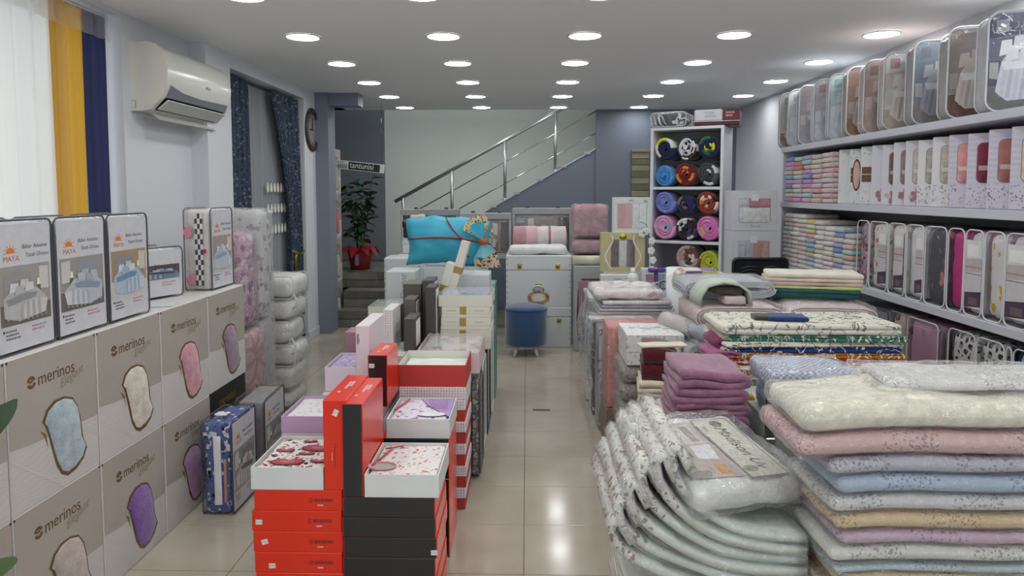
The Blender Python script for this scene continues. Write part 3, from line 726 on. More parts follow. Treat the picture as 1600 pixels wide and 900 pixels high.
def checks(mb, d_, h_):
    x = -.1365
    for i in range(3):
        for j in range(14):
            mb.add([(x-.0015, -.03+i*.014, .03+j*.027), (x-.0015, -.03+i*.014, .057+j*.027), (x-.0015, -.016+i*.014, .057+j*.027), (x-.0015, -.016+i*.014, .03+j*.027)], [(0, 1, 2, 3)], C(['#4b474b', '#cfcccc'][(i+j) % 2]))
    for zc, yc in ((.06, .035), (.31, .045)):
        for k in range(5):
            a = k*1.256; mb.soft(x-.012, yc+.012*math.cos(a)-.012, zc+.02*math.sin(a)-.014, x-.002, yc+.012*math.cos(a)+.012, zc+.02*math.sin(a)+.014, C('#c98596'), .01, 0, n=(1, 1, 1))
    mb.soft(x-.014, -.05, .2, x-.003, -.03, .222, C('#b3363c'), .008, 0, n=(1, 1, 1))
pack('bedspread_pack', 'vinyl pack with black check fabric and pink bows on far carton', (-1.65-.07, 3.735, .5+CH_), R_(90), .27, .14, .435, C('#d2cfcd'), None,
     maya_card((C('#a99086'), C('#c4c2c2'), C('#b7c2cc'), C('#8ea0b2'), C('#cfcfd2')), 5), (.12, .12, .13), 'vinyl bedspread packs on the cartons', sideprint=checks, foil=PVC)
pack('bedspread_pack', 'low white vinyl pack with dark photo lying behind the others', (-1.86, 3.35, .5+CH_), R_(70), .3, .16, .25, C('#cfcdd0'), None,
     maya_card((C('#5b4d4c'), C('#8d8c92'), C('#6e7f99'), C('#41495c'), C('#b1b4bb')), 9), (.1, .1, .1), 'vinyl bedspread packs on the cartons', foil=PVC)
mb = MB().box(-.1, -.06, 0, .1, .06, .004, C('#c7ccd0'), .001); t = tag(mb.build('plastic_sheet', GLOSS, None, (-1.72, 3.13, .5+CH_+.001), .3), 'folded clear plastic sleeve lying on the carton top', 'sleeve')
# ------------------------------------------------------------------ packs standing on the floor
def toile(mb, d_, h_):
    x = -.135
    rnd = random.Random(3)
    for k in range(26):
        y = -.06+rnd.random()*.12; z = .02+rnd.random()*.40; s_ = .008+.012*rnd.random()
        mb.flat([(0, 0)]*3, 0, (0, 0, 0)) if False else mb.soft(x-.004, y-s_*.6, z-s_, x-.0005, y+s_*.6, z+s_, C(['#3d4878', '#d7d8de', '#4d5a8c'][k % 3]), .006, 0, n=(1, 1, 1))
    mb.soft(x-.012, -.02, .05, x-.001, .015, .38, C('#dcdde2'), .012, .003, 20, 2, (1, 2, 8))
    mb.soft(x-.01, -.045, .06, x-.001, -.03, .27, C('#b18d80'), .008, .002, 20, 4, (1, 2, 6))
BLUEP = pattern('blue_toile', [C('#5a6694'), C('#c9ccda'), C('#38416e')], 28, 'floral', .8, .3)
t = pack('bedding_pack', 'vinyl pack of blue and white printed bedding standing on floor tiles', (-1.449, 3.30, 0), R_(90), .29, .142, .45, C('#5a6694'), BLUEP,
     maya_card((C('#8d8d90'), C('#a3a2a4'), C('#b7b7ba'), C('#6f6264'), C('#c9c9cb')), 11), (.05, .06, .12), 'floor packs by the cartons', foil=PVC)
m2 = MB(); toile(m2, .14, .45); m2.build('folded_edge', FAB, t)
mb = MB().tube([(-.05+.02*math.cos(a*.5), .01+.03*math.sin(a), .452+.006) for a in range(13)], .006, C('#dcdde0'), 6); mb.build('white_cord', FAB, t)
pack('bedding_pack', 'grey vinyl bedding pack with dark piping behind the blue one', (-1.455, 3.72, 0), R_(92), .33, .15, .43, C('#8d8a8c'), None,
     maya_card((C('#85858a'), C('#77767a'), C('#96979b'), C('#6a6b70'), C('#a8a8ac')), 14), (.07, .07, .08), 'floor packs by the cartons', foil=PVC)
# ------------------------------------------------------------------ pink comforters and clear bags of white pillows beyond the cartons
PINKF = pattern('pink_floral', [C('#b58fa0'), C('#8d5f80'), C('#c9b6bb')], 14, 'floral', .85, .34)
def softbag(name, label, cat, x0, y0, z0, x1, y1, z1, col, mat=FAB, amp=.012, r=.05, fl_=None, group=None, gap=.008, seed=None, zipper=False):
    sd = len(LABELS) if seed is None else seed
    cx, cy = (x0+x1)/2, (y0+y1)/2
    t = thing(name, label, cat, (cx, cy, z0), 0, group)
    a, b_, h_ = (x1-x0)/2, (y1-y0)/2, z1-z0
    MB().soft(-a+gap, -b_+gap, 0.010, a-gap, b_-gap, h_-gap-.004, col, r, amp, 9, sd, (7, 6, 6)).build('textile', mat, t)
    MB().soft(-a, -b_, .005, a, b_, h_-.004, (1, 1, 1), r*.7, amp*.8, 11, sd+3, (9, 8, 7)).build('clear_bag', fl_ or FILMH, t)
    if zipper: MB().tube([(p[0], -b_-.003, p[1]) for p in rr(-a, .005, a, h_-.005, .03, 3)], .004, C('#c9c9cb'), 6, True).build('piping', PLAS, t)
    return t
softbag('comforter_bag', 'clear bag with pink and mauve floral comforter behind the cartons', 'comforter bag', -1.93, 3.98, .70, -1.64, 4.25, 1.30, C('#b58fa0'), PINKF, r=.08)
softbag('comforter_bag', 'tall clear bag with grey printed comforter behind the pink one', 'comforter bag', -1.98, 4.28, .72, -1.64, 4.50, 1.42, C('#b9b6b8'), pattern('grey_print', [C('#c2c1c2'), C('#9a999c'), C('#8a7f84')], 12, 'floral', .85, .28), r=.06)
softbag('comforter_bag', 'clear bag with dusty pink quilt at floor level by the black carton', 'comforter bag', -1.93, 3.98, 0.0, -1.62, 4.3, .70, C('#b78e93'), pattern('dusty_quilt', [C('#c09a9d'), C('#a97f86')], 9, 'lace', .85, .3), r=.06)
softbag('comforter_bag', 'clear bag with grey quilt under the tall grey printed comforter', 'comforter bag', -1.98, 4.31, 0.0, -1.66, 4.56, .72, C('#a7a3a5'), FAB, r=.06)
hs = [0, .13, .31, .46, .63, .78, .945]
for k in range(6):
    n = ['lowest', 'second from bottom', 'third from bottom', 'third from top', 'second from top', 'topmost'][k]
    t = softbag('pillow_bag', 'clear bag of white pillow, %s of the stack before the drape' % n, 'pillow bag', -1.935-.012*(k % 2), 4.72, hs[k], -1.63+.015*(k % 3), 5.1, hs[k+1], C('#e2e0dc'), FAB, .008, .055, group='pillow bags before the far window', zipper=k in (2, 3, 5))
    if k in (3, 5): MB().tube([(.16, -.17, .05), (.19, -.18, .0), (.185, -.18, -.05), (.165, -.175, -.06)], .006, C('#c9c9c6'), 6).build('handle', PLAS, t)
# ------------------------------------------------------------------ more cartons standing by the grey column, plant, hanging sign
for k in range(4):
    carton('white blanket carton beside the grey column, %s from the floor' % ORD[k], (-2.405, 7.89-.002*k, .501*k), R_(90), C(['#b9b0a4', '#a9a29c', '#b3372f', '#9aa18c'][k]), 'cartons stacked by the grey column')
t = thing('hanging_sign', 'tilted black and white shop sign hanging before the plant', 'sign', (-1.93, 7.95, 1.81), 0)
mb = MB().box(-.31, -.012, -.05, .31, .012, .05, C('#c9c9c9'), .003); mb.build('board', PLAS, t).rotation_euler = (0, R_(6), 0)
mb = MB().flat([(-.10, -.042), (.26, -.042), (.26, .042), (-.10, .042)], -.0128, C('#171718'))
mb.text('tantunisi', -.085, -.022, -.0134, .092, C('#d9d9d9'), 0, 0, 0, .88)
mb.text('AYFE', -.235, .015, -.0134, .036, C('#2a2a2a')); 
for k in range(5): mb.flat([(-.22+k*.022, -.04), (-.208+k*.022, -.04), (-.208+k*.022, .008), (-.22+k*.022, .008)], -.0132, C('#3a3a3c'))
mb.build('lettering', INK, t).rotation_euler = (0, R_(6), 0)
MB().tube([(-.3, 0, .075), (-.3, 0, .75-.02)], .003, C('#77777a'), 6).tube([(.28, 0, .02), (.28, 0, .73)], .002, C('#77777a'), 6).build('wire', METAL, t)
# plant on the landing
LZ = 3*RI
def leafmesh(l, w_, col, name='leaf'):
    mb = MB(); V = []; n = 6
    for i in range(n+1):
        u = i/n; ww = w_*math.sin(math.pi*min(u*.93+.05, 1))**.8*.5; z = -.25*l*u*u
        V += [(-ww, u*l, z+.1*ww), (0, u*l, z-.12*ww), (ww, u*l, z+.1*ww)]
    Fs = []
    for i in range(n):
        a = i*3; Fs += [(a, a+1, a+4, a+3), (a+1, a+2, a+5, a+4)]
    return mb.add(V, Fs, col, 0, True).mesh(name, LEAFM)
pl = thing('potted_plant', 'tall dark green leafy plant in a red wrapped pot on the landing', 'plant', (-2.07, 8.6, LZ))
MB().lathe([(.0005, 0), (.115, 0), (.15, .2), (.152, .225), (.135, .225), (.13, .2), (.0005, .19)], C('#8d2a30'), 20).build('pot', SATIN, pl)
mb = MB()
for k in range(10):
    a = k*.628+.2; r0 = .15; L_ = .12+.05*(k % 3)
    ca, sa = math.cos(a), math.sin(a)
    V = [(r0*math.cos(a-.33), r0*math.sin(a-.33), .2), (r0*math.cos(a+.33), r0*math.sin(a+.33), .2), ((r0+.05)*math.cos(a+.3), (r0+.05)*math.sin(a+.3), .27), ((r0+.05)*math.cos(a-.3), (r0+.05)*math.sin(a-.3), .28),
         ((r0+L_)*ca, (r0+L_)*sa, .19-.03*(k % 2))]
    mb.add(V, [(0, 1, 2, 3), (3, 2, 4)], C('#b02a2e'), 0, True)
mb.build('red_wrapping', SATIN, pl)
MB().box(-.03, -.158, .06, .02, -.15, .2, C('#8d7aa0'), .002).build('ribbon', SATIN, pl)
rnd = random.Random(5); lm = [leafmesh(.15, .075, C('#2f4a35')), leafmesh(.12, .07, C('#38553b')), leafmesh(.17, .08, C('#263d2c'))]
mb = MB(); tips = []
for k in range(5):
    a = k*1.25; P = [Vector((.02*math.cos(a), .02*math.sin(a), .19))]
    for i in range(1, 7): P.append(Vector(((.02+.024*i)*math.cos(a+.1*i), (.02+.024*i)*math.sin(a+.1*i), .19+.155*i*(1-.05*k))))
    mb.tube(P, [.009-.001*i for i in range(7)], C('#3c3a2c'), 6); tips.append(P)
mb.build('stems', CARD, pl)
for P in tips:
    for i in range(2, 7):
        for j in range(5):
            a = rnd.random()*6.28; o = inst(lm[rnd.randrange(3)], 'leaf', pl, P[i]+Vector((0, 0, rnd.uniform(-.07, .05))), rot=(rnd.uniform(-.5, .5), rnd.uniform(-.3, .3), a)); s_ = rnd.uniform(.8, 1.3); o.scale = (s_, s_, s_)
# plant cut by the left frame edge close to the viewer
fp = thing('floor_plant', 'broad-leaved green plant on a stake at the left frame edge', 'plant', (-1.47, 1.80, 0))
MB().lathe([(.0005, 0), (.12, 0), (.155, .26), (.158, .28), (.14, .28), (.0005, .25)], C('#6e665c'), 20).build('pot', CARD, fp)
MB().tube([(.0, 0, .25), (-.015, 0, .6), (-.06, .0, 1.0)], .008, C('#6c5a55'), 8).build('stake', CARD, fp); stake = bpy.data.objects[[o.name for o in fp.children if o.name.startswith('stake')][0]]
MB().tube([(-.004, 0, .46), (-.012, 0, .52)], .0115, C('#3c2f4a'), 8).build('tie', SATIN, stake)
MB().tube([(.02, 0, .25), (.0, 0, .5), (-.04, .02, .75)], .006, C('#4a5c38'), 6).build('stem', LEAFM, fp)
big = [leafmesh(.2, .1, C('#31492f')), leafmesh(.17, .09, C('#4a6a30'))]
for (x, y, z, rx, rz_, k) in ((-.045, 0, .68, -.9, 190, 0), (-.03, -.01, .60, -.7, 175, 0), (-.01, 0, .42, .3, 215, 1), (-.02, 0, .38, .2, 280, 1), (0, 0, .36, .5, 230, 0), (-.05, .02, .75, .4, 60, 0), (-.02, 0, .52, .4, 100, 0), (-.04, .02, .8, .8, 0, 0), (0, 0, .45, .2, 20, 1)):
    inst(big[k], 'leaf', fp, (x, y, z), rot=(rx, 0, R_(rz_)))
MB().tube([(0, 0, .49), (.03, -.03, .525), (.06, -.04, .52), (.085, -.05, .49)], [.006, .006, .005, .002], C('#4d6638'), 6).build('tendril', LEAFM, fp)
# ================================================================== CENTRE ISLAND OF BOXED SETS
RED = C('#dd2f14'); RED2 = C('#b9382f'); BLK = C('#222225'); CREAM = C('#d3d0c3'); OFFW = C('#d6d7d6'); PINKW = C('#dccdd4')
DOTP = pattern('pink_dots', [C('#dfdadc'), C('#c79aa6')], 75, 'dots', .5, .30, 0)
LILAC = C('#c7a6c9')
def bx(name, label, x0, y0, z0, x1, y1, z1, col, faces=None, mat=CARD, lid=None, lidz=None, lidmat=None, lidfaces=None, sticker=None, text=None, cat='box', group=None, rz=0, axis='z', texts=()):
    """closed cardboard box: body and (when given) a lid that slips over it; stickers and printing on the front"""
    cx, cy = (x0+x1)/2, (y0+y1)/2; a, b_, h_ = (x1-x0)/2, (y1-y0)/2, z1-z0
    t = thing(name, label, cat, (cx, cy, z0), rz, group)
    e = .0025
    if lid is None:
        bd = MB().box(-a, -b_, 0, a, b_, h_, col, .003, faces=faces).build('body', mat, t)
    elif axis == 'z':
        bd = MB().box(-a+e, -b_+e, 0, a-e, b_-e, lidz, col, .002, faces=faces).build('body', mat, t)
        MB().box(-a, -b_, lidz, a, b_, h_, lid, .003, faces=lidfaces).build('lid', lidmat or mat, t)
    else:
        bd = MB().box(-a, -b_+e, 0, lidz, b_-e, h_-e, col, .002, faces=faces).build('body', mat, t)
        MB().box(lidz, -b_, 0, a, b_, h_, lid, .003, faces=lidfaces).build('lid', lidmat or mat, t)
    if sticker:
        u, v, ang = sticker; mb = MB(); w_, h2 = .012, .009
        ca, sa = math.cos(ang), math.sin(ang)
        P = [(u*a*2-a+p*ca-q*sa, v*h_+p*sa+q*ca) for p, q in ((-w_, -h2), (w_, -h2), (w_, h2), (-w_, h2))]
        mb.flat(P, -b_-.001, C('#e2dfdc'))
        for k in (-1, 0, 1): mb.flat([(u*a*2-a+.004*k*2-.002, v*h_-.003), (u*a*2-a+.004*k*2+.002, v*h_-.003), (u*a*2-a+.004*k*2+.002, v*h_+.003), (u*a*2-a+.004*k*2-.002, v*h_+.003)], -b_-.0014, C('#b9a5a0'))
        mb.build('price_sticker', INK, bd)
    if texts:
        mb = MB()
        for f in texts: f(mb, a, b_, h_)
        mb.build('lettering', INK, bd)
    return t
def redprint(mb, a, b_, h_):
    x = a*.25
    mb.flat([(x, h_*.42), (x+.012, h_*.42), (x+.012, h_*.62), (x, h_*.62)], -b_-.0008, C('#8f2418')); mb.flat([(x+.003, h_*.46), (x+.009, h_*.46), (x+.009, h_*.58), (x+.003, h_*.58)], -b_-.0012, RED)
    scribble(mb, x+.018, h_*.45, .085, -b_-.0008, C('#8f2418'), 1, .012, 2, 2); scribble(mb, x+.03, h_*.25, .03, -b_-.0008, C('#e6c9c2'), 1, .005, 2, 4)
def topprint(mb, a, b_, h_):
    """white lettering marks on the upper edge of a box stood on its side"""
    rnd = random.Random(int(a*1e5+b_*1e4))
    z = h_+.0008
    for r, (y0, n) in enumerate(((-b_*.45, 2), (-b_*.15, 9), (b_*.05, 6))):
        for k in range(n):
            xx = -a*.25+r*.012; yy = y0+k*.011
            mb.add([(xx-.005, yy, z), (xx+.005, yy, z), (xx+.005, yy+.007, z), (xx-.005, yy+.007, z)], [(0, 1, 2, 3)], C('#e8cfc8'))
def vertprint(mb, a, b_, h_):
    scribble(mb, -.003, h_*.5, .006, -b_-.0008, C('#8f2418'), 9, .006, 1.7, 7); mb.flat([(-.012, h_*.33), (-.010, h_*.33), (-.010, h_*.42), (-.012, h_*.42)], -b_-.0008, C('#e6c9c2'))
def tray(name, label, x0, y0, z0, x1, y1, z1, col, tex, texmat, cat='box', group=None, inside=None, wallh=None, rise=0, extra=None, lidc=False, bodymat=CARD):
    """open box bottom with a folded textile lying in it"""
    cx, cy = (x0+x1)/2, (y0+y1)/2; a, b_, h_ = (x1-x0)/2, (y1-y0)/2, z1-z0; t_ = .004
    t = thing(name, label, cat, (cx, cy, z0), 0, group)
    mb = MB(); ins = inside or col
    mb.box(-a, -b_, 0, a, b_, t_, col, .001)
    mb.box(-a, -b_, t_, a, -b_+t_, h_, col, 0, faces={'k': ins}); mb.box(-a, b_-t_, t_, a, b_, h_, col, 0, faces={'f': ins})
    mb.box(-a, -b_+t_, t_, -a+t_, b_-t_, h_, col, 0, faces={'r': ins}); mb.box(a-t_, -b_+t_, t_, a, b_-t_, h_, col, 0, faces={'l': ins})
    mb.build('body', bodymat, t)
    m2 = MB().soft(-a+.008, -b_+.008, t_, a-.008, b_-.008, h_-.006+rise, tex, .015, .003, 15, len(LABELS), (8, 8, 2)); tx = m2.build('textile', texmat, t)
    if extra:
        m3 = MB(); extra(m3, a, b_, h_-.004+rise); m3.build('ornament', FAB, tx)
    if lidc: MB().box(-a, -b_, h_, a, b_, h_+.004, (1, 1, 1)).build('clear_lid', LIDC, t)
    return t
G1 = 'red boxed sets in the front stack'; H1 = .0768
for k in range(6):
    bx('red_box', 'glossy red flat box, %s from the floor in the front left stack' % ORD[k], -.982+.004*((k*3) % 4)*.8, 2.4, k*H1, -.658+.003*(k % 2), 2.72, (k+1)*H1, RED, mat=GLOSS,
       sticker=[(.4, .5, 0), (.3, .4, .2), (.2, .35, .05), (.13, .5, .3), (.08, .45, 0), None][k], texts=(redprint,), group=G1)
zt = 6*H1
ROSE = pattern('red_paisley_cloth', [C('#dcd9d6'), C('#3a3236'), C('#b5424f'), C('#c98d93')], 26, 'floral', .85, .27)
def hearts(mb, a, b_, z):
    for (u, v, s_) in ((.45, .25, .05), (-.15, -.62, .045), (.2, -.1, .022), (-.5, .1, .026), (.72, -.55, .024), (.0, .7, .02)):
        P = []
        for k in range(20):
            q = k/20*2*math.pi; P.append((u*a+s_*1.25*math.cos(q), v*b_+s_*.62*math.sin(q)-(.014 if abs(q-1.57) < .3 else 0)))
        mb.add([(p[0]*1.0, p[1], z+.0025) for p in [(u*a+(p[0]-u*a)*1.12, v*b_+(p[1]-v*b_)*1.12) for p in P]], [tuple(range(20))], C('#2b2428'))
        mb.add([(p[0], p[1], z+.003) for p in P], [tuple(range(20))], C('#a83a49'))
        mb.add([(u*a+(p[0]-u*a)*.5, v*b_+(p[1]-v*b_)*.5, z+.0034) for p in P], [tuple(range(20))], C('#c06a74'))
tray('open_gift_box', 'white open box of red and black heart-print cloth on the red stack', -.981, 2.4, zt, -.722, 2.72, zt+.081, OFFW, C('#dcd9d6'), ROSE, extra=hearts)
bx('upright_box', 'red box stood on edge beside the heart-print cloth', -.719, 2.4, zt, -.636, 2.74, zt+.327, RED, mat=GLOSS, sticker=(.55, .86, 1.1), texts=(topprint, vertprint))
H2 = .0738
for k in range(6):
    bx('black_red_box', 'black-fronted box with red sides, %s from the floor in front stack' % ORD[k], -.652+.002*(k % 2), 2.385, k*H2, -.316-.003*(k % 3), 2.70, (k+1)*H2-.0005, RED, faces={'f': BLK, 'k': BLK}, mat=GLOSS,
       sticker=(.97, .3, 0) if k == 3 else None, group='black fronted boxed sets in the front stack')
z2 = 6*H2
FLOR = pattern('rose_cloth', [C('#dcd8d5'), C('#b7686d'), C('#c9a9a8'), C('#a8b39c')], 30, 'floral', .85, .24)
def monogram(mb, a, b_, z):
    mb.tube([(-a*.65+.05*math.cos(q), -b_*.5+.032*math.sin(q), z+.004) for q in [k*.35 for k in range(18)]], .004, C('#c98f97'), 6, True)
    mb.poly([(-a*.65+.045*math.cos(q), -b_*.5+.028*math.sin(q), z+.003) for q in [k*.35 for k in range(18)]], C('#a5aaa2'))
    mb.tube([(-a*.92, -b_*.5, z+.004), (-a*.6, b_*.6, z+.006)], .004, C('#b9453f'), 5); mb.tube([(-a*.8, b_*.55, z+.006), (-a*.3, b_*.75, z+.006)], .003, C('#b9453f'), 5)
tray('open_gift_box', 'white open box of rose-print cloth with pink oval on black boxes', -.571, 2.385, z2, -.308, 2.70, z2+.083, OFFW, C('#dcd8d5'), FLOR, extra=monogram)
bx('upright_box', 'black-fronted box with red sides stood on edge by rose-print cloth', -.648, 2.385, z2, -.575, 2.735, z2+.335, RED, faces={'f': BLK, 'k': BLK}, mat=GLOSS, texts=(topprint,))
# second rank, left: pale boxes under a mauve tray
for k in range(7):
    bx('pale_box', 'pale pink lidded box, %s from the floor under the mauve tray' % ORD[k] if k < 6 else 'white box with barcode label directly under the mauve tray', -1.031, 2.85, k*.0725, -.72, 3.14, (k+1)*.0725, PINKW if k < 6 else C('#cfcfcb'), lid=C('#d8c3ce') if k < 6 else C('#d5d5d1'), lidz=.035, group='pale boxes under the mauve tray',
       texts=(lambda mb, a, b_, h_: scribble(mb, -a+.02, .045, .05, -b_-.0008, C('#5b5b58'), 3, .006, 2, 5),) if k == 6 else ())
tray('open_gift_box', 'mauve open box of white embroidered cloth left of the red lid', -1.03, 2.85, .5075, -.72, 3.14, .58, LILAC, C('#dad6d8'), pattern('white_embroidery', [C('#dcd9da'), C('#bfb5bb')], 34, 'floral', .85, .25))
# second rank, right: boxes under the purple floral tray
for k in range(6):
    bx('black_red_box', 'black-fronted red box, %s from the floor under purple floral cloth' % ORD[k], -.60, 2.8, k*.0845, -.318, 3.1, (k+1)*.0845-.0005, RED, faces={'f': BLK, 'k': BLK}, mat=GLOSS, group='boxes under the purple floral cloth')
PURF = pattern('purple_cloth', [C('#dad3da'), C('#8a6aa5'), C('#c3a4cc')], 24, 'floral', .85, .28)
def purp(mb, a, b_, z):
    P = [(a*.1, b_*.3), (a*.95, -b_*.75), (a*.95, b_*.9), (-a*.2, b_*.9)]
    mb.poly([(p[0], p[1], z+.003) for p in P], C('#a98bbd'))
    for k in range(9): mb.tube([(a*.1+k*.01, b_*.85, z+.004), (a*.3+k*.008, -b_*.1, z+.004)], .0012, C('#8d6aa8'), 4)
    mb.poly([(a*.35+.06*math.cos(q), -b_*.55+.03*math.sin(q), z+.0045) for q in [k*.45 for k in range(14)]], C('#e0d8e2'))
    mb.tube([(-a*.9, -b_*.2, z+.004), (-a*.6, b_*.8, z+.006)], .004, C('#b9453f'), 5)
tray('open_gift_box', 'white open box of purple floral cloth behind the rose-print box', -.576, 2.8, .507, -.316, 3.1, .588, OFFW, C('#dad3da'), PURF, extra=purp)
# third rank: pink dotted lids over red bases, open red box on top
for k in range(5):
    bx('dotted_box', 'red box with pink dotted lid, %s from the floor' % ORD[k], -.606, 3.24, k*.1075, -.29+.004*(k % 2), 3.56, (k+1)*.1075, RED2, lid=(1, 1, 1), lidz=.055, lidmat=DOTP, group='red boxes with dotted lids')
bx('dotted_box', 'pink dotted flat lid lying under the open red box', -.604, 3.24, .5375, -.288, 3.56, .595, (1, 1, 1), mat=DOTP, group='red boxes with dotted lids')
tray('open_gift_box', 'large open red box lined with white', -.616, 3.25, .595, -.287, 3.56, .70, RED2, C('#dcdcd6'), FAB, inside=C('#d6d6cc'), rise=-.03)
bx('upright_box', 'dark-fronted box with red sides stood on edge before open red box', -.689, 2.97, .585, -.604, 3.22, .812, RED, faces={'f': C('#2f2023'), 'k': BLK}, mat=GLOSS, sticker=(.2, .8, 0), texts=(topprint,))
for k in range(5):
    bx('pale_box', 'white lidded box, %s from the floor under the upright boxes' % ORD[k], -.95, 3.16, k*.117, -.66, 3.56, (k+1)*.117-.001, PINKW, lid=C('#d5ced2'), lidz=.06, group='white boxes under the upright boxes')
def pinkp(mb, a, b_, h_):
    scribble(mb, -a+.006, h_*.86, .012, -b_-.0008, C('#4d4548'), 6, .005, 1.6, 3)
bx('upright_box', 'pinkish white box with dark print stood on edge', -.788, 3.16, .586, -.725, 3.5, .905, PINKW, texts=(pinkp,))
tray('open_gift_box', 'pale lilac open box of violet cloth left of the pinkish white box', -.945, 3.2, .586, -.792, 3.5, .70, C('#d8cbd6'), C('#a99bc3'), pattern('violet_cloth', [C('#b3a6cc'), C('#8d7eb0'), C('#d9d4e0')], 30, 'floral', .85, .28))
bx('upright_box', 'slim dusty rose box stood on edge behind the lilac one', -.95, 3.58, .0, -.88, 3.72, .79, C('#9a7480'))
# low display table under the rear half of the island
tb = thing('display_table', 'low white display table under the boxed linen sets', 'table', (-.64, 4.5, 0))
MB().box(-.37, -.72, .53, .34, .9, .56, C('#c9cacb'), .004).build('table_top', CARD, tb)
for x in (-.34, .31):
    for y in (-.69, .87): MB().box(x-.02, y-.02, 0, x+.02, y+.02, .53, C('#b9babb'), .003).build('leg', PLAS, tb)
T0 = .56
# pink box with clear lid in front of the cream stack
def slatpack(label, y0, y1, z0, z1, x0=-.29, x1=-.262, col='#8d8a86', pip='#5a5755', mat=None):
    t = thing('flat_pack', label, 'flat pack', ((x0+x1)/2, (y0+y1)/2, z0), 0, 'flat packs leaning on the table side'); a = (x1-x0)/2; b_ = (y1-y0)/2; h_ = z1-z0
    MB().soft(-a, -b_, 0, a, b_, h_, C(col), .01, .003, 12, len(LABELS), (1, 4, 6)).build('textile', mat or FAB, t)
    MB().soft(-a-.003, -b_-.003, 0, a+.003, b_+.003, h_+.003, (1, 1, 1), .012, .002, 12, 2, (1, 5, 7)).build('vinyl_cover', FILM, t)
    MB().tube([(a+.004, p[0], p[1]) for p in rr(-b_, .004, b_, h_, .04, 4)], .006, C(pip), 6, True).build('piping', PLAS, t)
LACEG = pattern('grey_lace', [C('#77736f'), C('#a9a6a2'), C('#4d4a48')], 22, 'lace', .8, .3)
slatpack('grey lace-pattern flat pack beside the dotted boxes', 3.60, 3.86, .02, .52, -.288, -.25, '#7f7c78', '#55524f', LACEG)
slatpack('grey quilted flat pack with white edge leaning on the table', 3.90, 4.22, .02, .54, -.288, -.255, '#9a9896', '#c9cac9')
slatpack('dark-edged flat pack leaning against the display table', 4.26, 4.62, .0, .6, -.288, -.25, '#86898c', '#2b2b2d')
slatpack('pale flat pack with white piping farther along the table', 4.66, 4.98, .0, .72, -.288, -.245, '#a8b0bb', '#d3d6d8')
slatpack('green-edged flat pack near the blue stool', 5.03, 5.36, .0, .84, -.288, -.24, '#9fb3b8', '#4d8f7d', pattern('aqua_print', [C('#b5bcc4'), C('#5b6f9c'), C('#8aa8a0')], 9, 'floral', .8, .3))
bx('carton', 'grey carton under the pink clear-lidded box', -.60, 3.60, 0, -.292, 3.775, T0, C('#8a8782'), lid=C('#938f8a'), lidz=.3)
tray('open_gift_box', 'pale pink box with clear lid before the cream box stack', -.585, 3.62, T0+.003, -.25, 4.12, T0+.112, C('#dcc0c6'), C('#cfcacb'), pattern('grey_pink_print', [C('#d3cdce'), C('#8f8789'), C('#c7a0a4')], 11, 'floral', .8, .3), lidc=True)
bx('carton', 'white box holding the pale upright boxes', -.96, 3.76, T0, -.66, 4.1, .625, C('#c9c7c4'))
# cream boxes with gold band
def band(mb, a, b_, h_):
    mb.flat([(-a*.25, .001), (-a*.25+.04, .001), (-a*.25+.04, h_-.001), (-a*.25, h_-.001)], -b_-.0008, C('#9d8438'))
    scribble(mb, -a+.03, h_*.45, .07, -b_-.0008, C('#9c9684'), 1, .004, 2, 1); scribble(mb, a*.35, h_*.45, .08, -b_-.0008, C('#9c9684'), 1, .004, 2, 4)
CB = [(.045, 1), (.024, 0), (.05, 1), (.024, 0), (.052, 1), (.02, 0), (.048, 1)]; z = T0
for k, (h_, g) in enumerate(CB):
    bx('cream_box', 'cream linen box %s, %s in the stack from below' % ('with gold band' if g else 'plain and thin', ORD[k]), -.53+.002*k, 4.2, z, -.222+.003*(k % 3), 4.55, z+h_, CREAM, texts=(band,) if g else (), group='cream linen boxes')
    z += h_
ZT1 = z
tray('open_gift_box', 'cream box with clear lid on top of the cream stack', -.535, 4.2, z, -.21, 4.55, z+.07, CREAM, C('#a9aec6'), pattern('bluegrey_cloth', [C('#a3a9c4'), C('#cfd2dc')], 14, 'floral', .85, .3), lidc=True)
# upright grey and white framed boxes
def framed(label, x0, y0, z0, x1, y1, z1, col, txt=None):
    t = bx('upright_box', label, x0, y0, z0, x1, y1, z1, col, cat='box'); a, b_, h_ = (x1-x0)/2, (y1-y0)/2, z1-z0
    MB().box(a-.0005, -b_+.03, .02, a+.002, b_-.03, h_-.02, C('#d8d8d8')).build('pale_panel', CARD, t)
    if txt:
        mb = MB(); mb.text(txt, .008, .03, -b_-.0008, .03, C('#b9b5ae'), .2, R_(90)); mb.build('lettering', INK, t)
DKB = C('#4e4a46')
ZU = .625
bx('upright_box', 'white box with pink dotted end stood on edge', -.804, 3.85, ZU, -.748, 4.08, .862, C('#d6d4d4'), mat=CARD)
MB().box(-.0285, -.1165, .002, .0285, -.1155, .235, (1, 1, 1)).build('dotted_end', DOTP, bpy.data.objects[[o.name for o in bpy.data.objects if o.get('label') == 'white box with pink dotted end stood on edge'][0]])
framed('low dark grey box with white panel stood on edge', -.69, 3.86, ZU, -.625, 4.06, .81, DKB)
framed('mid-height dark grey box with white panel behind the low one', -.735, 4.12, T0, -.665, 4.3, .88, C('#5a5651'))
framed('tall dark brown box with white panel and vertical lettering', -.607, 4.14, T0, -.548, 4.32, .95, C('#45413e'), 'Alegria')
framed('second tall dark brown box behind the lettered one', -.655, 4.34, T0, -.585, 4.55, .965, C('#4d4844'))
bx('upright_box', 'dark taupe box stood on end behind the framed boxes', -.78, 4.36, T0, -.665, 4.58, .94, C('#5b564f'), faces={'t': C('#6e6962')})
bx('carton', 'cream carton under the clear-lidded cream box', -.99, 4.32, T0, -.80, 4.62, .735, CREAM)
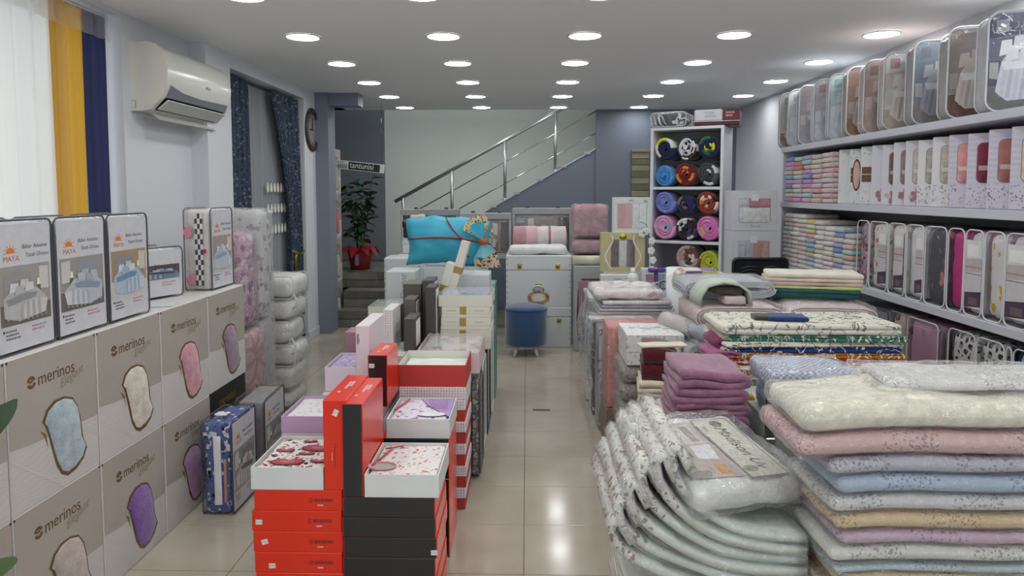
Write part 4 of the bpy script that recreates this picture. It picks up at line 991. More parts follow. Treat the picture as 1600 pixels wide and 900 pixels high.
tray('open_gift_box', 'cream box with pale green clear lid at the left of the island', -.995, 4.32, .736, -.80, 4.62, .80, CREAM, C('#b7c2bd'), FAB, lidc=True)
# boxes with script lettering
def script(txt, sz):
    return lambda mb, a, b_, h_: mb.text(txt, a*.4, .19, -b_-.001, sz*.75, C('#85858a'), .35, R_(90))
bx('lettered_box', 'white box with vertical script lettering and dark lid knob', -1.0, 4.9, T0, -.79, 5.2, .955, C('#c5c8c9'), texts=(script('Elegant', .085),))
bx('lettered_box', 'silver-white box with script lettering behind the cream stack', -.47, 4.72, T0, -.255, 5.0, .955, C('#c3c6cb'), texts=(script('Soft', .1),))
MB().lathe([(.012, .395), (.012, .41), (.0005, .412)], C('#d9d9d9'), 12).build('knob', PLAS, [o for o in bpy.data.objects if o.get('label', '').startswith('silver-white box')][0])
# leaning cream boxes
for k, (x, zz_, an, lab) in enumerate(((-.665, .0, -16, 'nearer'), (-.575, .06, -16, 'taller'))):
    t = thing('leaning_box', 'cream box with gold band leaning on the turquoise pillow, the %s one' % lab, 'box', (x+.05, 4.67+.02*k, T0+.1+zz_*2), 0, 'leaning cream boxes', rot=(R_(-4), R_(-an), 0))
    MB().box(-.028, -.09, 0, .028, .09, .40+zz_*.4, CREAM, .003).build('body', CARD, t)
    MB().box(-.0285, -.0908, .2, .0285, .0908, .245, C('#9d8438')).build('gold_band', CARD, t)
bx('carton', 'grey-white carton supporting the leaning cream boxes', -.66, 4.62, T0, -.485, 4.9, .72, C('#b3b4b4'))
# ------------------------------------------------------------------ turquoise gift pillow with red cord
tp = thing('gift_pillow', 'turquoise wrapped pillow tied with red cord and a patterned bow', 'gift pillow', (-.56, 5.32, .955), 0)
TQ = C('#3fa9c4'); mb = MB(); V = []; Fs = []; nx, nz = 22, 16
def pil(u, v, s_):
    x = -.34+.62*u+(.02*math.sin(v*5) if u < .1 else 0)-.03*(1-v); z = .36*v+.02*math.sin(u*4)
    e_ = (max(0, math.sin(math.pi*u))*max(0, math.sin(math.pi*v)))**.45
    return (x, s_*(.11*e_)+.012*noise.noise(Vector((u*6, v*6, s_*3))), z+.012*noise.noise(Vector((u*5+3, v*5, 1))))
for s_ in (-1, 1):
    o = len(V)
    for j in range(nz+1):
        for i in range(nx+1): V.append(pil(i/nx, j/nz, s_))
    for j in range(nz):
        for i in range(nx):
            p = o+j*(nx+1)+i; f = (p, p+1, p+nx+2, p+nx+1); Fs.append(f if s_ < 0 else f[::-1])
mb.add(V, Fs, TQ, 0, True).build('pillow', SATIN, tp)
RC = C('#8d2233')
MB().tube([(-.345+.07*k, -.115-.012*math.sin(k*.6) if 0 < k < 9 else -.03, .205+.035*math.sin(k*.35)-.004*k) for k in range(10)], .007, RC, 6).build('cord', SATIN, tp)
MB().tube([(-.05+.02*k+.004*k*k, -.05-.035*min(k, 3), .37-.042*k) for k in range(5)], .006, RC, 6).tube([(.09, -.15, .2), (.11, -.155, .12), (.10, -.15, .05), (.07, -.12, .0)], .007, RC, 6).tube([(.07, -.15, .22), (.105, -.17, .14), (.125, -.165, .08), (.11, -.16, .1), (.09, -.155, .21)], .008, RC, 6).build('cord', SATIN, tp)
TQP = pattern('leopard_trim', [C('#cdb89a'), C('#5a3a2a'), C('#3a2620')], 34, 'floral', .7, .32)
GLD = pattern('gold_trim', [C('#d3c7a6'), C('#b7892e'), C('#6a4a24')], 38, 'floral', .7, .33)
def fan(mb, c, pts, col, y0, dy, mi=0):
    V = [c]+[(p[0], y0+(dy if i % 2 else -dy), p[1]) for i, p in enumerate(pts)]
    mb.add(V, [(0, i+1, i+2) for i in range(len(pts)-1)], col, mi, True)
kn = (.235, -.12, .2)
m2 = MB(); fan(m2, kn, [(.09, .28), (.095, .33), (.13, .36), (.18, .385), (.24, .40), (.27, .37), (.27, .3)], (1, 1, 1), -.13, .012); m2.build('bow_upper_trim', GLD, tp)
m2 = MB(); fan(m2, (.235, -.135, .2), [(.13, .28), (.15, .32), (.19, .345), (.235, .345), (.25, .3)], TQ, -.145, .01); m2.build('bow_upper', SATIN, tp)
m2 = MB(); fan(m2, kn, [(.16, .06), (.2, .075), (.25, .07), (.3, .1), (.33, .13)], C('#7cc0cc'), -.125, .015); m2.build('bow_tail', SATIN, tp)
m2 = MB(); m2.add([(.16, -.115, .06), (.25, -.13, .07), (.33, -.11, .13), (.365, -.1, .0), (.27, -.12, -.005), (.17, -.11, .01)], [(0, 5, 4, 1), (1, 4, 3, 2)], (1, 1, 1), 0, True); m2.build('bow_tail_trim', TQP, tp)
MB().soft(.2, -.16, .17, .27, -.1, .225, C('#9c5236'), .025, .006, 30, 1, (3, 3, 3)).build('knot', SATIN, tp)
bx('carton', 'white carton under the turquoise pillow', -.78, 5.22, T0, -.30, 5.42, .955, C('#c6c8c9'))
# ================================================================== BACK OF THE SHOP
TRW = C('#cfd1d2'); BRASS = C('#b09a45')
def latch(t, x, y, z):
    t = next((o for o in t.children if o.name.startswith('lid')), t)
    MB().box(x-.022, y-.008, z-.026, x+.022, y, z+.022, BRASS, .004).box(x-.012, y-.013, z-.02, x+.012, y-.007, z+.004, C('#6e6228'), .003).build('latch', GOLD, t)
def trunk(label, x0, y0, z0, x1, y1, z1, latches=(), emblem=False, lidz=None, studs=True, group=None):
    cx, cy = (x0+x1)/2, (y0+y1)/2; a, b_, h_ = (x1-x0)/2, (y1-y0)/2, z1-z0
    t = thing('storage_trunk', label, 'trunk', (cx, cy, z0), 0, group); lz = lidz or h_*.72
    MB().box(-a+.002, -b_+.002, 0, a-.002, b_-.002, lz-.002, TRW, .006).build('body', PLAS, t)
    MB().box(-a, -b_, lz, a, b_, h_, TRW, .008).build('lid', PLAS, t)
    for x, z in latches: latch(t, x, -b_, z)
    if studs:
        mb = MB()
        for k in range(int(h_/.055)):
            for s_ in (-1, 1): mb.lathe([(.006, 0), (.004, .004), (.0005, .005)], C('#8a8a80'), 6, (s_*(a-.014), -b_, .03+k*.055), axis='y')
        o = mb.build('studs', GOLD, t); o['kind'] = 'stuff'
    if emblem:
        ring = MB()
        for k in range(16):
            q = k/16*2*math.pi; ring.soft(.09*math.cos(q)-.016-.0, -b_-.006, .095+.055*math.sin(q)-.014, .09*math.cos(q)+.016, -b_-.0005, .095+.055*math.sin(q)+.014, C(['#a8626a', '#7f8a5a', '#c2a04d', '#b58a8a'][k % 4]), .008, 0, n=(1, 1, 1))
        ring.lathe([(.055, .001), (.0005, .0015)], C('#d9d9d3'), 18, (0, -b_, .095), axis='y')
        ring.build('floral_emblem', FAB, t)
        MB().tube([(-.05, -b_, .165), (-.045, -b_-.018, .2), (0, -b_-.022, .21), (.045, -b_-.018, .2), (.05, -b_, .165)], .009, TRW, 8).build('handle', PLAS, t)
        MB().box(-.035, -b_-.003, .2, .035, -b_-.0005, .225, C('#7f9a4a'), .001).build('label_plate', INK, t)
    return t
trunk('lower white studded trunk behind the blue stool', -.205, 6.75, 0, .437, 7.15, .40, latches=((.2, .27),), lidz=.3)
trunk('upper white studded trunk with two brass latches and floral emblem', -.203, 6.752, .40, .435, 7.15, .905, latches=((-.185, .40), (.185, .40)), emblem=True, lidz=.36)
# blue stool
stl = thing('round_stool', 'round blue velvet stool on white tapered legs', 'stool', (-.005, 6.47, 0))
BLUE = C('#2f4a72')
MB().lathe([(.0005, .10), (.17, .10), (.19, .105), (.196, .12), (.197, .28), (.197, .42), (.19, .445), (.17, .458), (.1, .465), (.0005, .468)], BLUE, 40).build('seat', vc('velvet', .8, bump=.3, bscale=200, spec=.2, sheen=.6, var=.08), stl)
MB().lathe([(.198, .425), (.2, .43), (.198, .435)], mixc(BLUE, (0, 0, 0), .2), 40).build('seam', FAB, stl)
for k in range(4):
    a = R_(45+90*k); MB().tube([(.115*math.cos(a), .115*math.sin(a), .10), (.15*math.cos(a), .15*math.sin(a), 0)], [.024, .013], C('#d9d9d6'), 12).build('leg', PLAS, stl)
t = thing('pillow', 'plump white pillow lying on the white trunk', 'pillow', (.11, 6.93, .907))
MB().soft(-.28, -.15, 0, .28, .15, .085, C('#dcdddd'), .06, .014, 8, 3, (8, 6, 3)).build('cover', FAB, t)
# trunks and chests at the left back
trunk('white studded trunk at the back left of the island', -1.28, 6.2, 0, -.95, 6.5, .93, latches=(), lidz=.7)
trunk('wide white trunk with brass latch behind the turquoise pillow', -1.22, 6.55, 0, -.76, 6.95, .93, latches=((.0, .88),), studs=False)
t = thing('white_chest', 'small white chest with sloping lid on the wide trunk', 'chest', (-.985, 6.75, .93))
MB().box(-.2, -.16, 0, .2, .16, .1, TRW, .008).build('body', PLAS, t)
prism(MB(), [(-.2, .1), (.2, .1), (.185, .155), (-.185, .155)], -.16, .16, TRW).build('lid', PLAS, t); latch(t, -.1, -.16, .13)
# silver display cases with snaps
def case(label, x0, y0, z0, x1, z1, inner, dark=False):
    t = thing('bedding_case', label, 'bedding case', ((x0+x1)/2, y0+.09, z0), 0, 'silver edged bedding cases'); a, h_ = (x1-x0)/2, z1-z0
    MB().box(-a, -.09, 0, a, .09, .02, C('#9a9b9c'), .003).box(-a, -.09, h_-.07, a, .09, h_, C('#9a9b9c'), .006).box(-a, -.09, .02, -a+.03, .09, h_-.07, C('#a3a4a5'), .003).box(a-.03, -.09, .02, a, .09, h_-.07, C('#a3a4a5'), .003).build('frame', SATIN, t)
    MB().soft(-a+.03, -.075, .02, a-.03, .08, h_-.07, inner, .02, .006, 9, len(LABELS), (6, 3, 5)).build('textile', FAB, t)
    mb = MB(); y = -.0815
    mb.flat([(-a+.035, .03), (-a*.55, .03), (-a*.55, h_-.085), (-a+.035, h_-.085)], y, C('#2b2b2d') if dark else C('#7a7878'))
    bedprint(mb, -a*.5, .05, a*.5, h_-.09, y-.0004, C('#8d8782'), C('#6d6762'), C('#a9a5a3'), C('#77706f'), C('#c0bebd'), seed=len(LABELS))
    mb.flat([(a*.58, .05), (a-.04, .05), (a-.04, h_-.1), (a*.58, h_-.1)], y, C('#5d5a5c')); scribble(mb, -a+.05, h_-.12, a*.3, y-.0004, C('#c9c9c9'), 3, .008, 2, 3)
    mb.build('printed_card', INK, t)
    MB().box(-a+.03, -.0885, .02, a-.03, -.0865, h_-.07, (1, 1, 1)).build('vinyl_window', PVC, t)
    for s_ in (-.45, .5): MB().lathe([(.022, 0), (.022, .012), (.012, .02), (.0005, .021)], C('#2a2a28'), 10, (s_*a*1.1, 0, h_)).build('snap', PLAS, t)
bk = thing('back_bench', 'plain grey bench carrying the silver bedding cases', 'bench', (-.45, 7.6, 0))
MB().box(-.95, -.12, .80, .95, .25, .84, C('#a7a9ab'), .004).build('bench_top', CARD, bk)
for x in (-.9, .9): MB().box(x-.03, -.1, 0, x+.03, .22, .80, C('#97999b'), .004).build('support', CARD, bk)
case('silver-edged bedding case with dark print, leftmost behind turquoise pillow', -1.381, 7.6, .84, -.745, 1.33, C('#6f6b69'), True)
case('silver-edged bedding case with pinkish print, middle of three', -.725, 7.5, .84, -.165, 1.292, C('#a98f91'))
case('silver-edged bedding case with grey print, rightmost behind rolled towel', -.158, 7.56, .84, .489, 1.345, C('#8a8785'))
t = thing('bow_ornament', 'black and cream bow decorated gift standing left of the turquoise pillow', 'gift', (-1.06, 6.62, 1.085))
MB().soft(-.05, -.03, 0, .1, .03, .22, C('#c9c3b8'), .025, .01, 12, 2, (3, 2, 4)).build('pouch', SATIN, t)
MB().soft(-.12, -.05, .1, -.02, .01, .16, C('#2b2726'), .02, .012, 20, 3, (3, 2, 2)).soft(-.1, -.05, .0, -.05, -.02, .11, C('#2b2726'), .015, .008, 20, 5, (2, 1, 3)).build('bow', SATIN, t)
# rolled towel
t = thing('rolled_bedspread', 'pink and white striped bedspread roll behind the white pillow', 'bedspread', (.135, 7.3, .907))
segs = [(-.27, '#b98d96'), (-.14, '#cda8ae'), (-.02, '#d3c6c8'), (.09, '#a8707e'), (.115, '#d6cccd'), (.19, '#d6cccd'), (.27, '#cbb6ba')]
mb = MB()
for k in range(len(segs)-1):
    mb.lathe([(.125+.004*math.sin(k*2), segs[k][0]), (.128+.004*math.sin(k*2+2), segs[k+1][0])], C(segs[k][1]), 26, (0, 0, .13), axis='x')
mb.lathe([(.125, -.27), (.06, -.28), (.0005, -.27)], C('#a87a85'), 26, (0, 0, .13), axis='x').lathe([(.128, .27), (.06, .285), (.0005, .27)], C('#cbb6ba'), 26, (0, 0, .13), axis='x')
mb.build('roll', FAB, t)
trunk('white trunk behind the front trunks carrying the bedspread roll', -.2, 7.17, 0, .437, 7.45, .905, latches=((-.13, .86), (.19, .86)), studs=False)
# quilted pink bags, cream pole, grey case
QP = pattern('pink_quilt', [C('#b88b92'), C('#a87982')], 9, 'lace', .55, .3)
softbag('quilt_bag', 'clear bag with quilted rose bedspread, upper of two by the grey wall', 'quilt bag', .45, 6.9, 1.06, .82, 7.2, 1.40, C('#b88b92'), QP, .015, .05)
softbag('quilt_bag', 'clear bag with quilted rose bedspread, lower of two', 'quilt bag', .45, 6.9, .90, .80, 7.2, 1.06, C('#c39aa0'), QP, .012, .05)
t = thing('cream_pole', 'thick cream cardboard roll lying on the grey case right of the trunk', 'roll', (.42, 7.22, .86+.05))
mb = MB().lathe([(.03, -.62), (.045, -.62), (.045, .42), (.03, .42), (.03, -.62)], C('#d8d5bd'), 20, axis='x').build('tube', CARD, t)
t.location = (.655, 6.66, .867); t.scale = (.346, 1, 1)
t = thing('pink_set_case', 'grey bordered case with dusty pink bedding window standing by trunk', 'bedding case', (.6, 6.66, 0))
MB().box(-.15, -.07, 0, .15, .07, .82, C('#a5a7a8'), .008).build('case', SATIN, t)
MB().flat([(-.1, .1), (.13, .1), (.13, .70), (-.08, .70), (-.08, .64), (-.115, .58), (-.125, .3), (-.115, .16)], -.0712, C('#5d4b50')).build('window_edge', INK, t)
MB().soft(-.11, -.083, .12, .125, -.0715, .36, C('#9c6e79'), .01, .003, 12, 3, (3, 1, 3)).soft(-.105, -.083, .37, .125, -.0715, .68, C('#a57682'), .01, .003, 12, 5, (3, 1, 3)).build('textile', FAB, t)
bench2 = thing('side_bench', 'low stand carrying the rose quilt bags', 'stand', (.635, 7.05, 0)); MB().box(-.2, -.15, .84, .2, .16, .89, C('#b2b4b5'), .004).build('top', CARD, bench2)
for s_ in (-1, 1): MB().box(s_*.18-.015, -.13, 0, s_*.18+.015, .14, .84, C('#a2a4a5'), .003).build('support', CARD, bench2)
# ------------------------------------------------------------------ counter with towel gift boxes
ct = thing('shop_counter', 'pale shop counter behind the bagged stacks with gift boxes on it', 'counter', (1.3, 5.85, 0))
MB().box(-.8, -.3, .64, .30, .28, .675, C('#b8b9ba'), .004).build('counter_top', CARD, ct); MB().box(-.76, -.26, 0, .27, .25, .64, C('#a9abad'), .004).build('cabinet', CARD, ct)
ZC0 = .675
def towelbox(label, x0, y0, z0, x1, z1, cols, kind='plain', d_=.1, txt=None, rz=0, frame=C('#cfd0d1'), win=None, knob=False):
    a, h_ = (x1-x0)/2, z1-z0; t = thing('towel_gift_box', label, 'gift box', ((x0+x1)/2, y0+d_/2, z0), rz, 'towel gift boxes')
    b_ = d_/2; wx0, wx1, wz0, wz1 = win or (-a*.78, a*.78, h_*.12, h_*.82)
    mb = MB(); mb.box(-a, -b_+.012, 0, a, b_, h_, frame, .003)
    mb.box(-a, -b_, 0, a, -b_+.012, wz0, frame, .001).box(-a, -b_, wz1, a, -b_+.012, h_, frame, .001).box(-a, -b_, wz0, wx0, -b_+.012, wz1, frame, .001).box(wx1, -b_, wz0, a, -b_+.012, wz1, frame, .001)
    ctn = mb.build('carton', CARD, t); n = len(cols); wd = (wx1-wx0)/n
    for k, c in enumerate(cols):
        if isinstance(c, tuple) and len(c) == 2: continue
        MB().soft(wx0+k*wd, -b_+.001, wz0, wx0+(k+1)*wd-.001, -b_+.013, wz1, C(c), .006, .001, 20, k, (2, 1, 6)).build('towel', PLUSH, t)
    MB().box(wx0, -b_-.0005, wz0, wx1, -b_+.0005, wz1, (1, 1, 1)).build('clear_window', LIDC, t)
    if txt:
        m2 = MB(); m2.text(txt, -.03, h_-.038, -b_-.0008, .026, C('#4a4a50'), .3); scribble(m2, a*.6, h_-.03, .04, -b_-.0008, C('#4a4a50'), 2, .006, 2, 4); m2.build('lettering', INK, ctn)
    return t
towelbox('gift box with coral and white rolled towels on top of ornate box', .725, 5.86, 1.178, 1.04, 1.475, ['#b9665f', '#c26f66', '#c9c9c9', '#d2d3d3'], txt='FPC')
t = towelbox('ornate gold-sided gift box with two plum towels', .622, 5.83, .852, .988, 1.178, ['#5f3a49', '#d0cec8', '#63404e'], win=(-.10, .10, .04, .27), frame=C('#b7ad84'))
mb = MB()
for s_ in (-1, 1):
    P = [(s_*.11+s_*.03*math.sin(k/12*math.pi*2-.8), .02+k*.285/12) for k in range(13)]
    for k in range(12): mb.flat([P[k], P[k+1], (P[k+1][0]+s_*.014, P[k+1][1]), (P[k][0]+s_*.014, P[k][1])], -.0518, C('#d6d3c8'))
mb.build('scalloped_edge', INK, t)
MB().lathe([(.03, 0), (.026, .006), (.0005, .008)], C('#b7a743'), 20, (0, -.05, .293), axis='y').build('gold_seal', GOLD, t)
towelbox('small gift box with pale blue and pink towels under the ornate one', .60, 5.6, ZC0, .842, .85, ['#98a3bd', '#98a3bd', '#c9a5ab'], txt='Towel', win=(-.09, .1, .02, .12))
towelbox('plain stand box under the ornate gift box', .64, 5.82, ZC0, .97, .852, ['#c5c2ba'], frame=C('#c3c0b6'))
t = towelbox('gift box with pink and blue towels tied with purple ribbon', .93, 5.62, ZC0, 1.165, .90, ['#a98089', '#87a0b4'], win=(-.085, .07, .04, .18))
MB().box(-.02, -.053, 0, .012, -.0505, .225, C('#5a3f8d'), .0005).soft(-.07, -.07, .2, .0, -.03, .235, C('#62459a'), .015, .006, 20, 1, (3, 2, 1)).soft(.0, -.07, .2, .075, -.03, .24, C('#62459a'), .015, .006, 20, 4, (3, 2, 1)).build('purple_ribbon', SATIN, t)
t = thing('pump_bottle', 'white cologne bottle with green label on the counter', 'bottle', (.852, 5.58, ZC0))
MB().lathe([(.0005, 0), (.045, 0), (.047, .02), (.047, .16), (.035, .19), (.016, .2), (.016, .21)], C('#d9dbdb'), 20).build('bottle', PLAS, t)
MB().lathe([(.019, .205), (.019, .235), (.0005, .237)], C('#e2e3e3'), 14).build('cap', PLAS, t)
MB().flat([(-.035, .08), (.035, .08), (.035, .14), (-.035, .14)], -.0475, C('#c9d3cf')).flat([(-.03, .115), (.03, .115), (.03, .135), (-.03, .135)], -.048, C('#4f7a6e')).build('label_print', INK, t)
t = thing('orchid', 'slim stem of small white orchid blossoms on the counter', 'plant', (1.035, 5.8, ZC0))
MB().lathe([(.0005, 0), (.035, 0), (.045, .08), (.04, .08), (.0005, .07)], C('#6d6a66'), 14).build('pot', CARD, t)
P = [Vector((0, 0, .07)), Vector((.0, 0, .25)), Vector((-.01, 0, .45)), Vector((-.05, -.02, .58)), Vector((-.1, -.03, .6))]
MB().tube(P, .003, C('#56663f'), 6).build('stem', LEAFM, t)
for k, (x, z) in enumerate(((.0, .2), (.01, .28), (-.005, .36), (.0, .44), (-.05, .52), (-.08, .5))):
    f = MB()
    for q in range(5):
        a = q*1.256; f.soft(x+.016*math.cos(a)-.014, -.03, z+.016*math.sin(a)-.014, x+.016*math.cos(a)+.014, -.02, z+.016*math.sin(a)+.014, C('#dcdcd8'), .008, 0, n=(1, 1, 1))
    f.build('blossom', FAB, t)
t = thing('desk_organiser', 'black wire desk organiser with small coloured items', 'organiser', (1.13, 5.62+.06, ZC0))
mb = MB()
for z in (.0, .06, .12): mb.tube([(-.1, -.06, z+.003), (.1, -.06, z+.003), (.1, .06, z+.003), (-.1, .06, z+.003)], .003, C('#1d1d1f'), 6, True)
for x in (-.1, -.05, 0, .05, .1): mb.tube([(x, -.06, 0), (x, -.06, .12)], .0025, C('#1d1d1f'), 6)
mb.build('wire_frame', METAL, t)
for k, c in enumerate(('#2d4f9c', '#5b3a2a', '#2b2b2e', '#b9443c')): MB().lathe([(.0005, 0), (.016, 0), (.018, .09+.02*(k % 2)), (.0005, .1+.02*(k % 2))], C(c), 10, (-.07+.045*k, 0, .005)).build('tube_item', PLAS, t)
t = thing('paper_roll', 'tall white paper roll standing among the bagged textiles', 'paper roll', (.99, 4.62, 0))
MB().lathe([(.02, .0), (.062, .0), (.062, 1.02), (.02, 1.02), (.02, .0)], C('#dfe1e4'), 28).build('roll', CARD, t)
towelbox('small grey gift box with slate blue towel beside the chair', 1.38, 5.6, ZC0, 1.59, .87, ['#56607c'], win=(-.075, .075, .05, .155))
# two larger towel boxes on the right of the rack
rsh = thing('side_cabinet', 'narrow white cabinet carrying the large towel boxes', 'cabinet', (1.91, 5.98, 0)); MB().box(-.2, -.2, 0, .2, .12, .785, C('#c3c5c7'), .004).build('body', CARD, rsh)
for z0, z1, cols, l in ((.787, 1.195, ['#c9cdd4', '#c2c6ce', '#c98d87', '#cf9a92'], 'white, blue and salmon towels, lower of two beside rack'), (1.197, 1.53, ['#cfcdcf', '#b5647a', '#bb6d82'], 'white and rose towels, upper of two beside rack')):
    t = towelbox('large lidded gift box with '+l, 1.70, 5.83, z0, 2.08, z1, cols, d_=.2, win=(-.13, .13, .08, (z1-z0)*.8), frame=C('#cacbd0'))
    h_ = z1-z0
    MB().box(-.03, -.103, h_*.8-.02, .03, -.1, h_*.8+.035, C('#d6d9da'), .003).build('hang_tag', PLAS, t)
    if z0 > 1: 
        MB().soft(-.125, -.108, .07, .125, -.101, .19, C('#d0cfd0'), .006, .002, 25, 2, (5, 1, 3)).build('front_towel', PLUSH, t)
        mb = MB(); mb.text('Towels', -.04, .03, -.1012, .03, C('#8a8a90'), .4); mb.build('lettering', INK, t)
# office chair
t = thing('office_chair', 'black mesh-back office chair behind the counter', 'chair', (1.80, 5.32, 0))
MB().box(-.20, .06, .72, .20, .075, 1.0, C('#1a1b1e'), .006).build('backrest_mesh', FAB, t)
MB().tube([(p[0], .067, p[1]) for p in rr(-.205, .7, .205, 1.005, .03, 4)], .014, C('#121214'), 8, True).build('back_frame', PLAS, t)
mb = MB()
for k in range(5):
    for s_ in (-1, 1): mb.tube([(s_*.02, .055, .86+.025*k-.02), (s_*.09, .052, .87+.025*k-.02), (s_*.15, .055, .85+.025*k-.02)], .004, C('#4d4f54'), 5)
o = mb.build('back_slots', PLAS, t); o['kind'] = 'stuff'
MB().soft(-.22, -.35, .43, .22, .05, .5, C('#1d1d20'), .03, 0, n=(4, 4, 2)).build('seat', FAB, t)
MB().tube([(0, -.15, .06), (0, -.15, .43)], .025, C('#2b2b2d'), 10).build('gas_lift', METAL, t)
for k in range(5):
    a = k*1.2566; MB().tube([(0, -.15, .09), (.24*math.cos(a), -.15+.24*math.sin(a), .05)], .018, C('#1b1b1d'), 8).lathe([(.0005, -.02), (.025, -.02), (.025, .02), (.0005, .02)], C('#111111'), 10, (.24*math.cos(a), -.15+.24*math.sin(a), .026), axis='x').build('leg', PLAS, t)
MB().box(-.02, .0, .45, .02, .08, .72, C('#17171a'), .005).build('back_support', PLAS, t)
# ------------------------------------------------------------------ white rack of rolled fleece blankets, turned towards the aisle
RK = R_(-28); rk = thing('roll_rack', 'tall white open rack of rolled fleece blankets', 'rack', (1.41, 6.25, 0), RK)
RW, RD, RH = .325, .36, 2.07; RC_ = C('#cfd1d6')
MB().box(-RW, 0, 0, -RW+.025, RD, RH, RC_, .002).build('side_panel', CARD, rk); MB().box(RW-.025, 0, 0, RW, RD, RH, RC_, .002).build('side_panel', CARD, rk)
MB().box(-RW+.025, RD-.01, 0, RW-.025, RD, RH, C('#8f9096'), 0).build('back_panel', CARD, rk)
SZ = [.14, .60, 1.08, 1.565]
for z in SZ: MB().box(-RW+.025, .002, z-.025, RW-.025, RD-.012, z, RC_, .002).build('shelf', CARD, rk)
MB().box(-RW, 0, RH, RW, RD, RH+.025, RC_, .002).build('top_panel', CARD, rk)
def roll(label, x, z, r, cols, turns=3, flat_=1.09, dz=0):
    r *= 1.06
    """fleece rolled up: a spiral sheet, its end towards the viewer"""
    M = Matrix.Rotation(RK, 4, 'Z'); p = Vector((1.41, 6.25, 0))+M @ Vector((x, .0, 0))
    t = thing('fleece_roll', label, 'blanket roll', (p.x, p.y, z), RK, 'rolled fleece blankets on the rack')
    rnd = random.Random(label); path = []; cc = []; n = turns*18
    for i in range(n+1):
        a = i/18*2*math.pi+rnd.random()*.03; q = r*.12+(r*.86-r*.12)*(i/n)**.9
        q *= 1+.05*math.sin(a*2+turns)
        path.append((q*math.cos(a)*.95, r*flat_+q*math.sin(a)*flat_)); 
    blk = rnd.randint(2, 4)
    c = cols[0]
    for i in range(n+1):
        if i % blk == 0: c = cols[0] if rnd.random() < .32 else cols[rnd.randrange(len(cols))]
        cc.append(C(c))
    mb = MB().strip(path, r*.8/turns*.93, .015, .33, cc[0], 2, .004, len(LABELS), cols=cc)
    mb.build('blanket', PLUSH, t)
    MB().lathe([(r*.2, .03), (.0005, .028)], C(cols[0]), 12, (0, 0, r*flat_), axis='y').build('core', PLUSH, t)
Z3, Z2, Z1 = SZ[3]+.001, SZ[2]+.001, SZ[1]+.001
NV = ['#1c1f45', '#20244e', '#d3cf2e', '#d9dade', '#1a1c3a']
roll('navy, yellow and white fleece roll, top left of the rack', -.195, Z3+.232, .1, NV)
roll('white fleece roll with black centre, top middle of the rack', .0, Z3+.23, .098, ['#c9c9cc', '#26262a', '#dadadc', '#3a3a3e'], 5, 1.12)
roll('navy and yellow fleece roll with green marks, top right of the rack', .195, Z3+.232, .1, ['#191c40', '#d6cf2c', '#1e2146', '#2f6a44', '#d8d8d8'])
roll('bright blue fleece roll under the navy roll', -.2, Z3, .09, ['#3f82c6', '#4f93d2', '#2f6fb5'], 5)
roll('dark red fleece roll with white and orange edge', -.005, Z3, .1, ['#6d1a1c', '#7d2020', '#d9d5cf', '#d98a2c', '#64181a'])
roll('charcoal fleece roll with white lettering marks', .195, Z3, .1, ['#3f3f43', '#2b2b2f', '#55555a', '#cfcfd2'])
roll('periwinkle blue fleece roll, left of the second shelf', -.19, Z2+.235, .098, ['#6f7dc4', '#5f6cb4', '#b5652a', '#8490cc'])
roll('dark navy fleece roll between the blue and flowered rolls', .0, Z2+.23, .085, ['#23254a', '#2b2d55', '#9a6a3a'])
roll('orange, black and pink flowered fleece roll, upper right of second shelf', .19, Z2+.235, .1, ['#8d3a26', '#2a2228', '#d8d0cc', '#c27a9c', '#d07a2c'])
roll('pink and turquoise fleece roll, lower left of second shelf', -.195, Z2, .108, ['#d99ac4', '#cf87b6', '#7fb0b8', '#c86a34', '#dca8cc'])
roll('black, purple and white flowered fleece roll, lower middle', .005, Z2, .098, ['#26222a', '#d5d0d2', '#4d3a5c', '#2f2a34'])
roll('candy pink fleece roll with yellow marks, lower right of second shelf', .2, Z2, .108, ['#d37ab8', '#cb6cae', '#d9c23a', '#d98ac2'])
roll('brown and white flowered fleece roll on the third shelf', .03, Z1+.19, .12, ['#6d4a42', '#d5cec8', '#4a332e', '#b79f96'], 3)
roll('lime yellow fleece roll on the third shelf', .215, Z1+.19, .1, ['#b3b83a', '#a7ad34', '#bfc44a'])
roll('dusty pink fleece roll on the third shelf', -.18, Z1+.0, .105, ['#c792a0', '#7a3c40', '#cfa2ac'])
roll('beige and brown printed fleece roll on the third shelf', .03, Z1, .095, ['#c5b0a8', '#8d6a62', '#d3c6c0'])
roll('faded pink fleece roll at the right of the third shelf', .22, Z1, .095, ['#c9a8aa', '#a97f84', '#d6c4c4'])
M = Matrix.Rotation(RK, 4, 'Z')
p = Vector((1.41, 6.25, RH+.027))+M @ Vector((-.17, .17, .004))
t = softbag('blanket_bag', 'clear bag with black and white blanket on top of the rack', 'blanket bag', -.16, -.15, 0, .16, .15, .135, C('#33343a'), pattern('zebra', [C('#2f3036'), C('#d9dadc')], 7, 'vine', .8, .45), .01, .045, FILM, zipper=True); t.location = p; t.rotation_euler.z = RK
p = Vector((1.41, 6.25, RH+.027))+M @ Vector((.225, .17, 0))
t = thing('blanket_box', 'white and burgundy blanket case on top of the rack', 'blanket case', p, RK+R_(8))
MB().box(-.18, -.15, .035, .06, .15, .14, C('#c5c5c8'), .012).box(.06, -.151, .035, .2, .15, .135, C('#5d2a33'), .012).box(-.18, -.15, 0, .2, .15, .035, C('#5a2730'), .01).build('case', SATIN, t)
MB().tube([(-.18, -.152, .036), (.2, -.152, .036)], .004, C('#d0d0d2'), 6).build('zip', PLAS, t)
mb = MB(); scribble(mb, -.09, .1, .1, -.1515, C('#a9a9ae'), 2, .018, 1.6, 2); scribble(mb, .085, .1, .08, -.1525, C('#b98a92'), 2, .016, 1.6, 3); mb.build('print', INK, t)
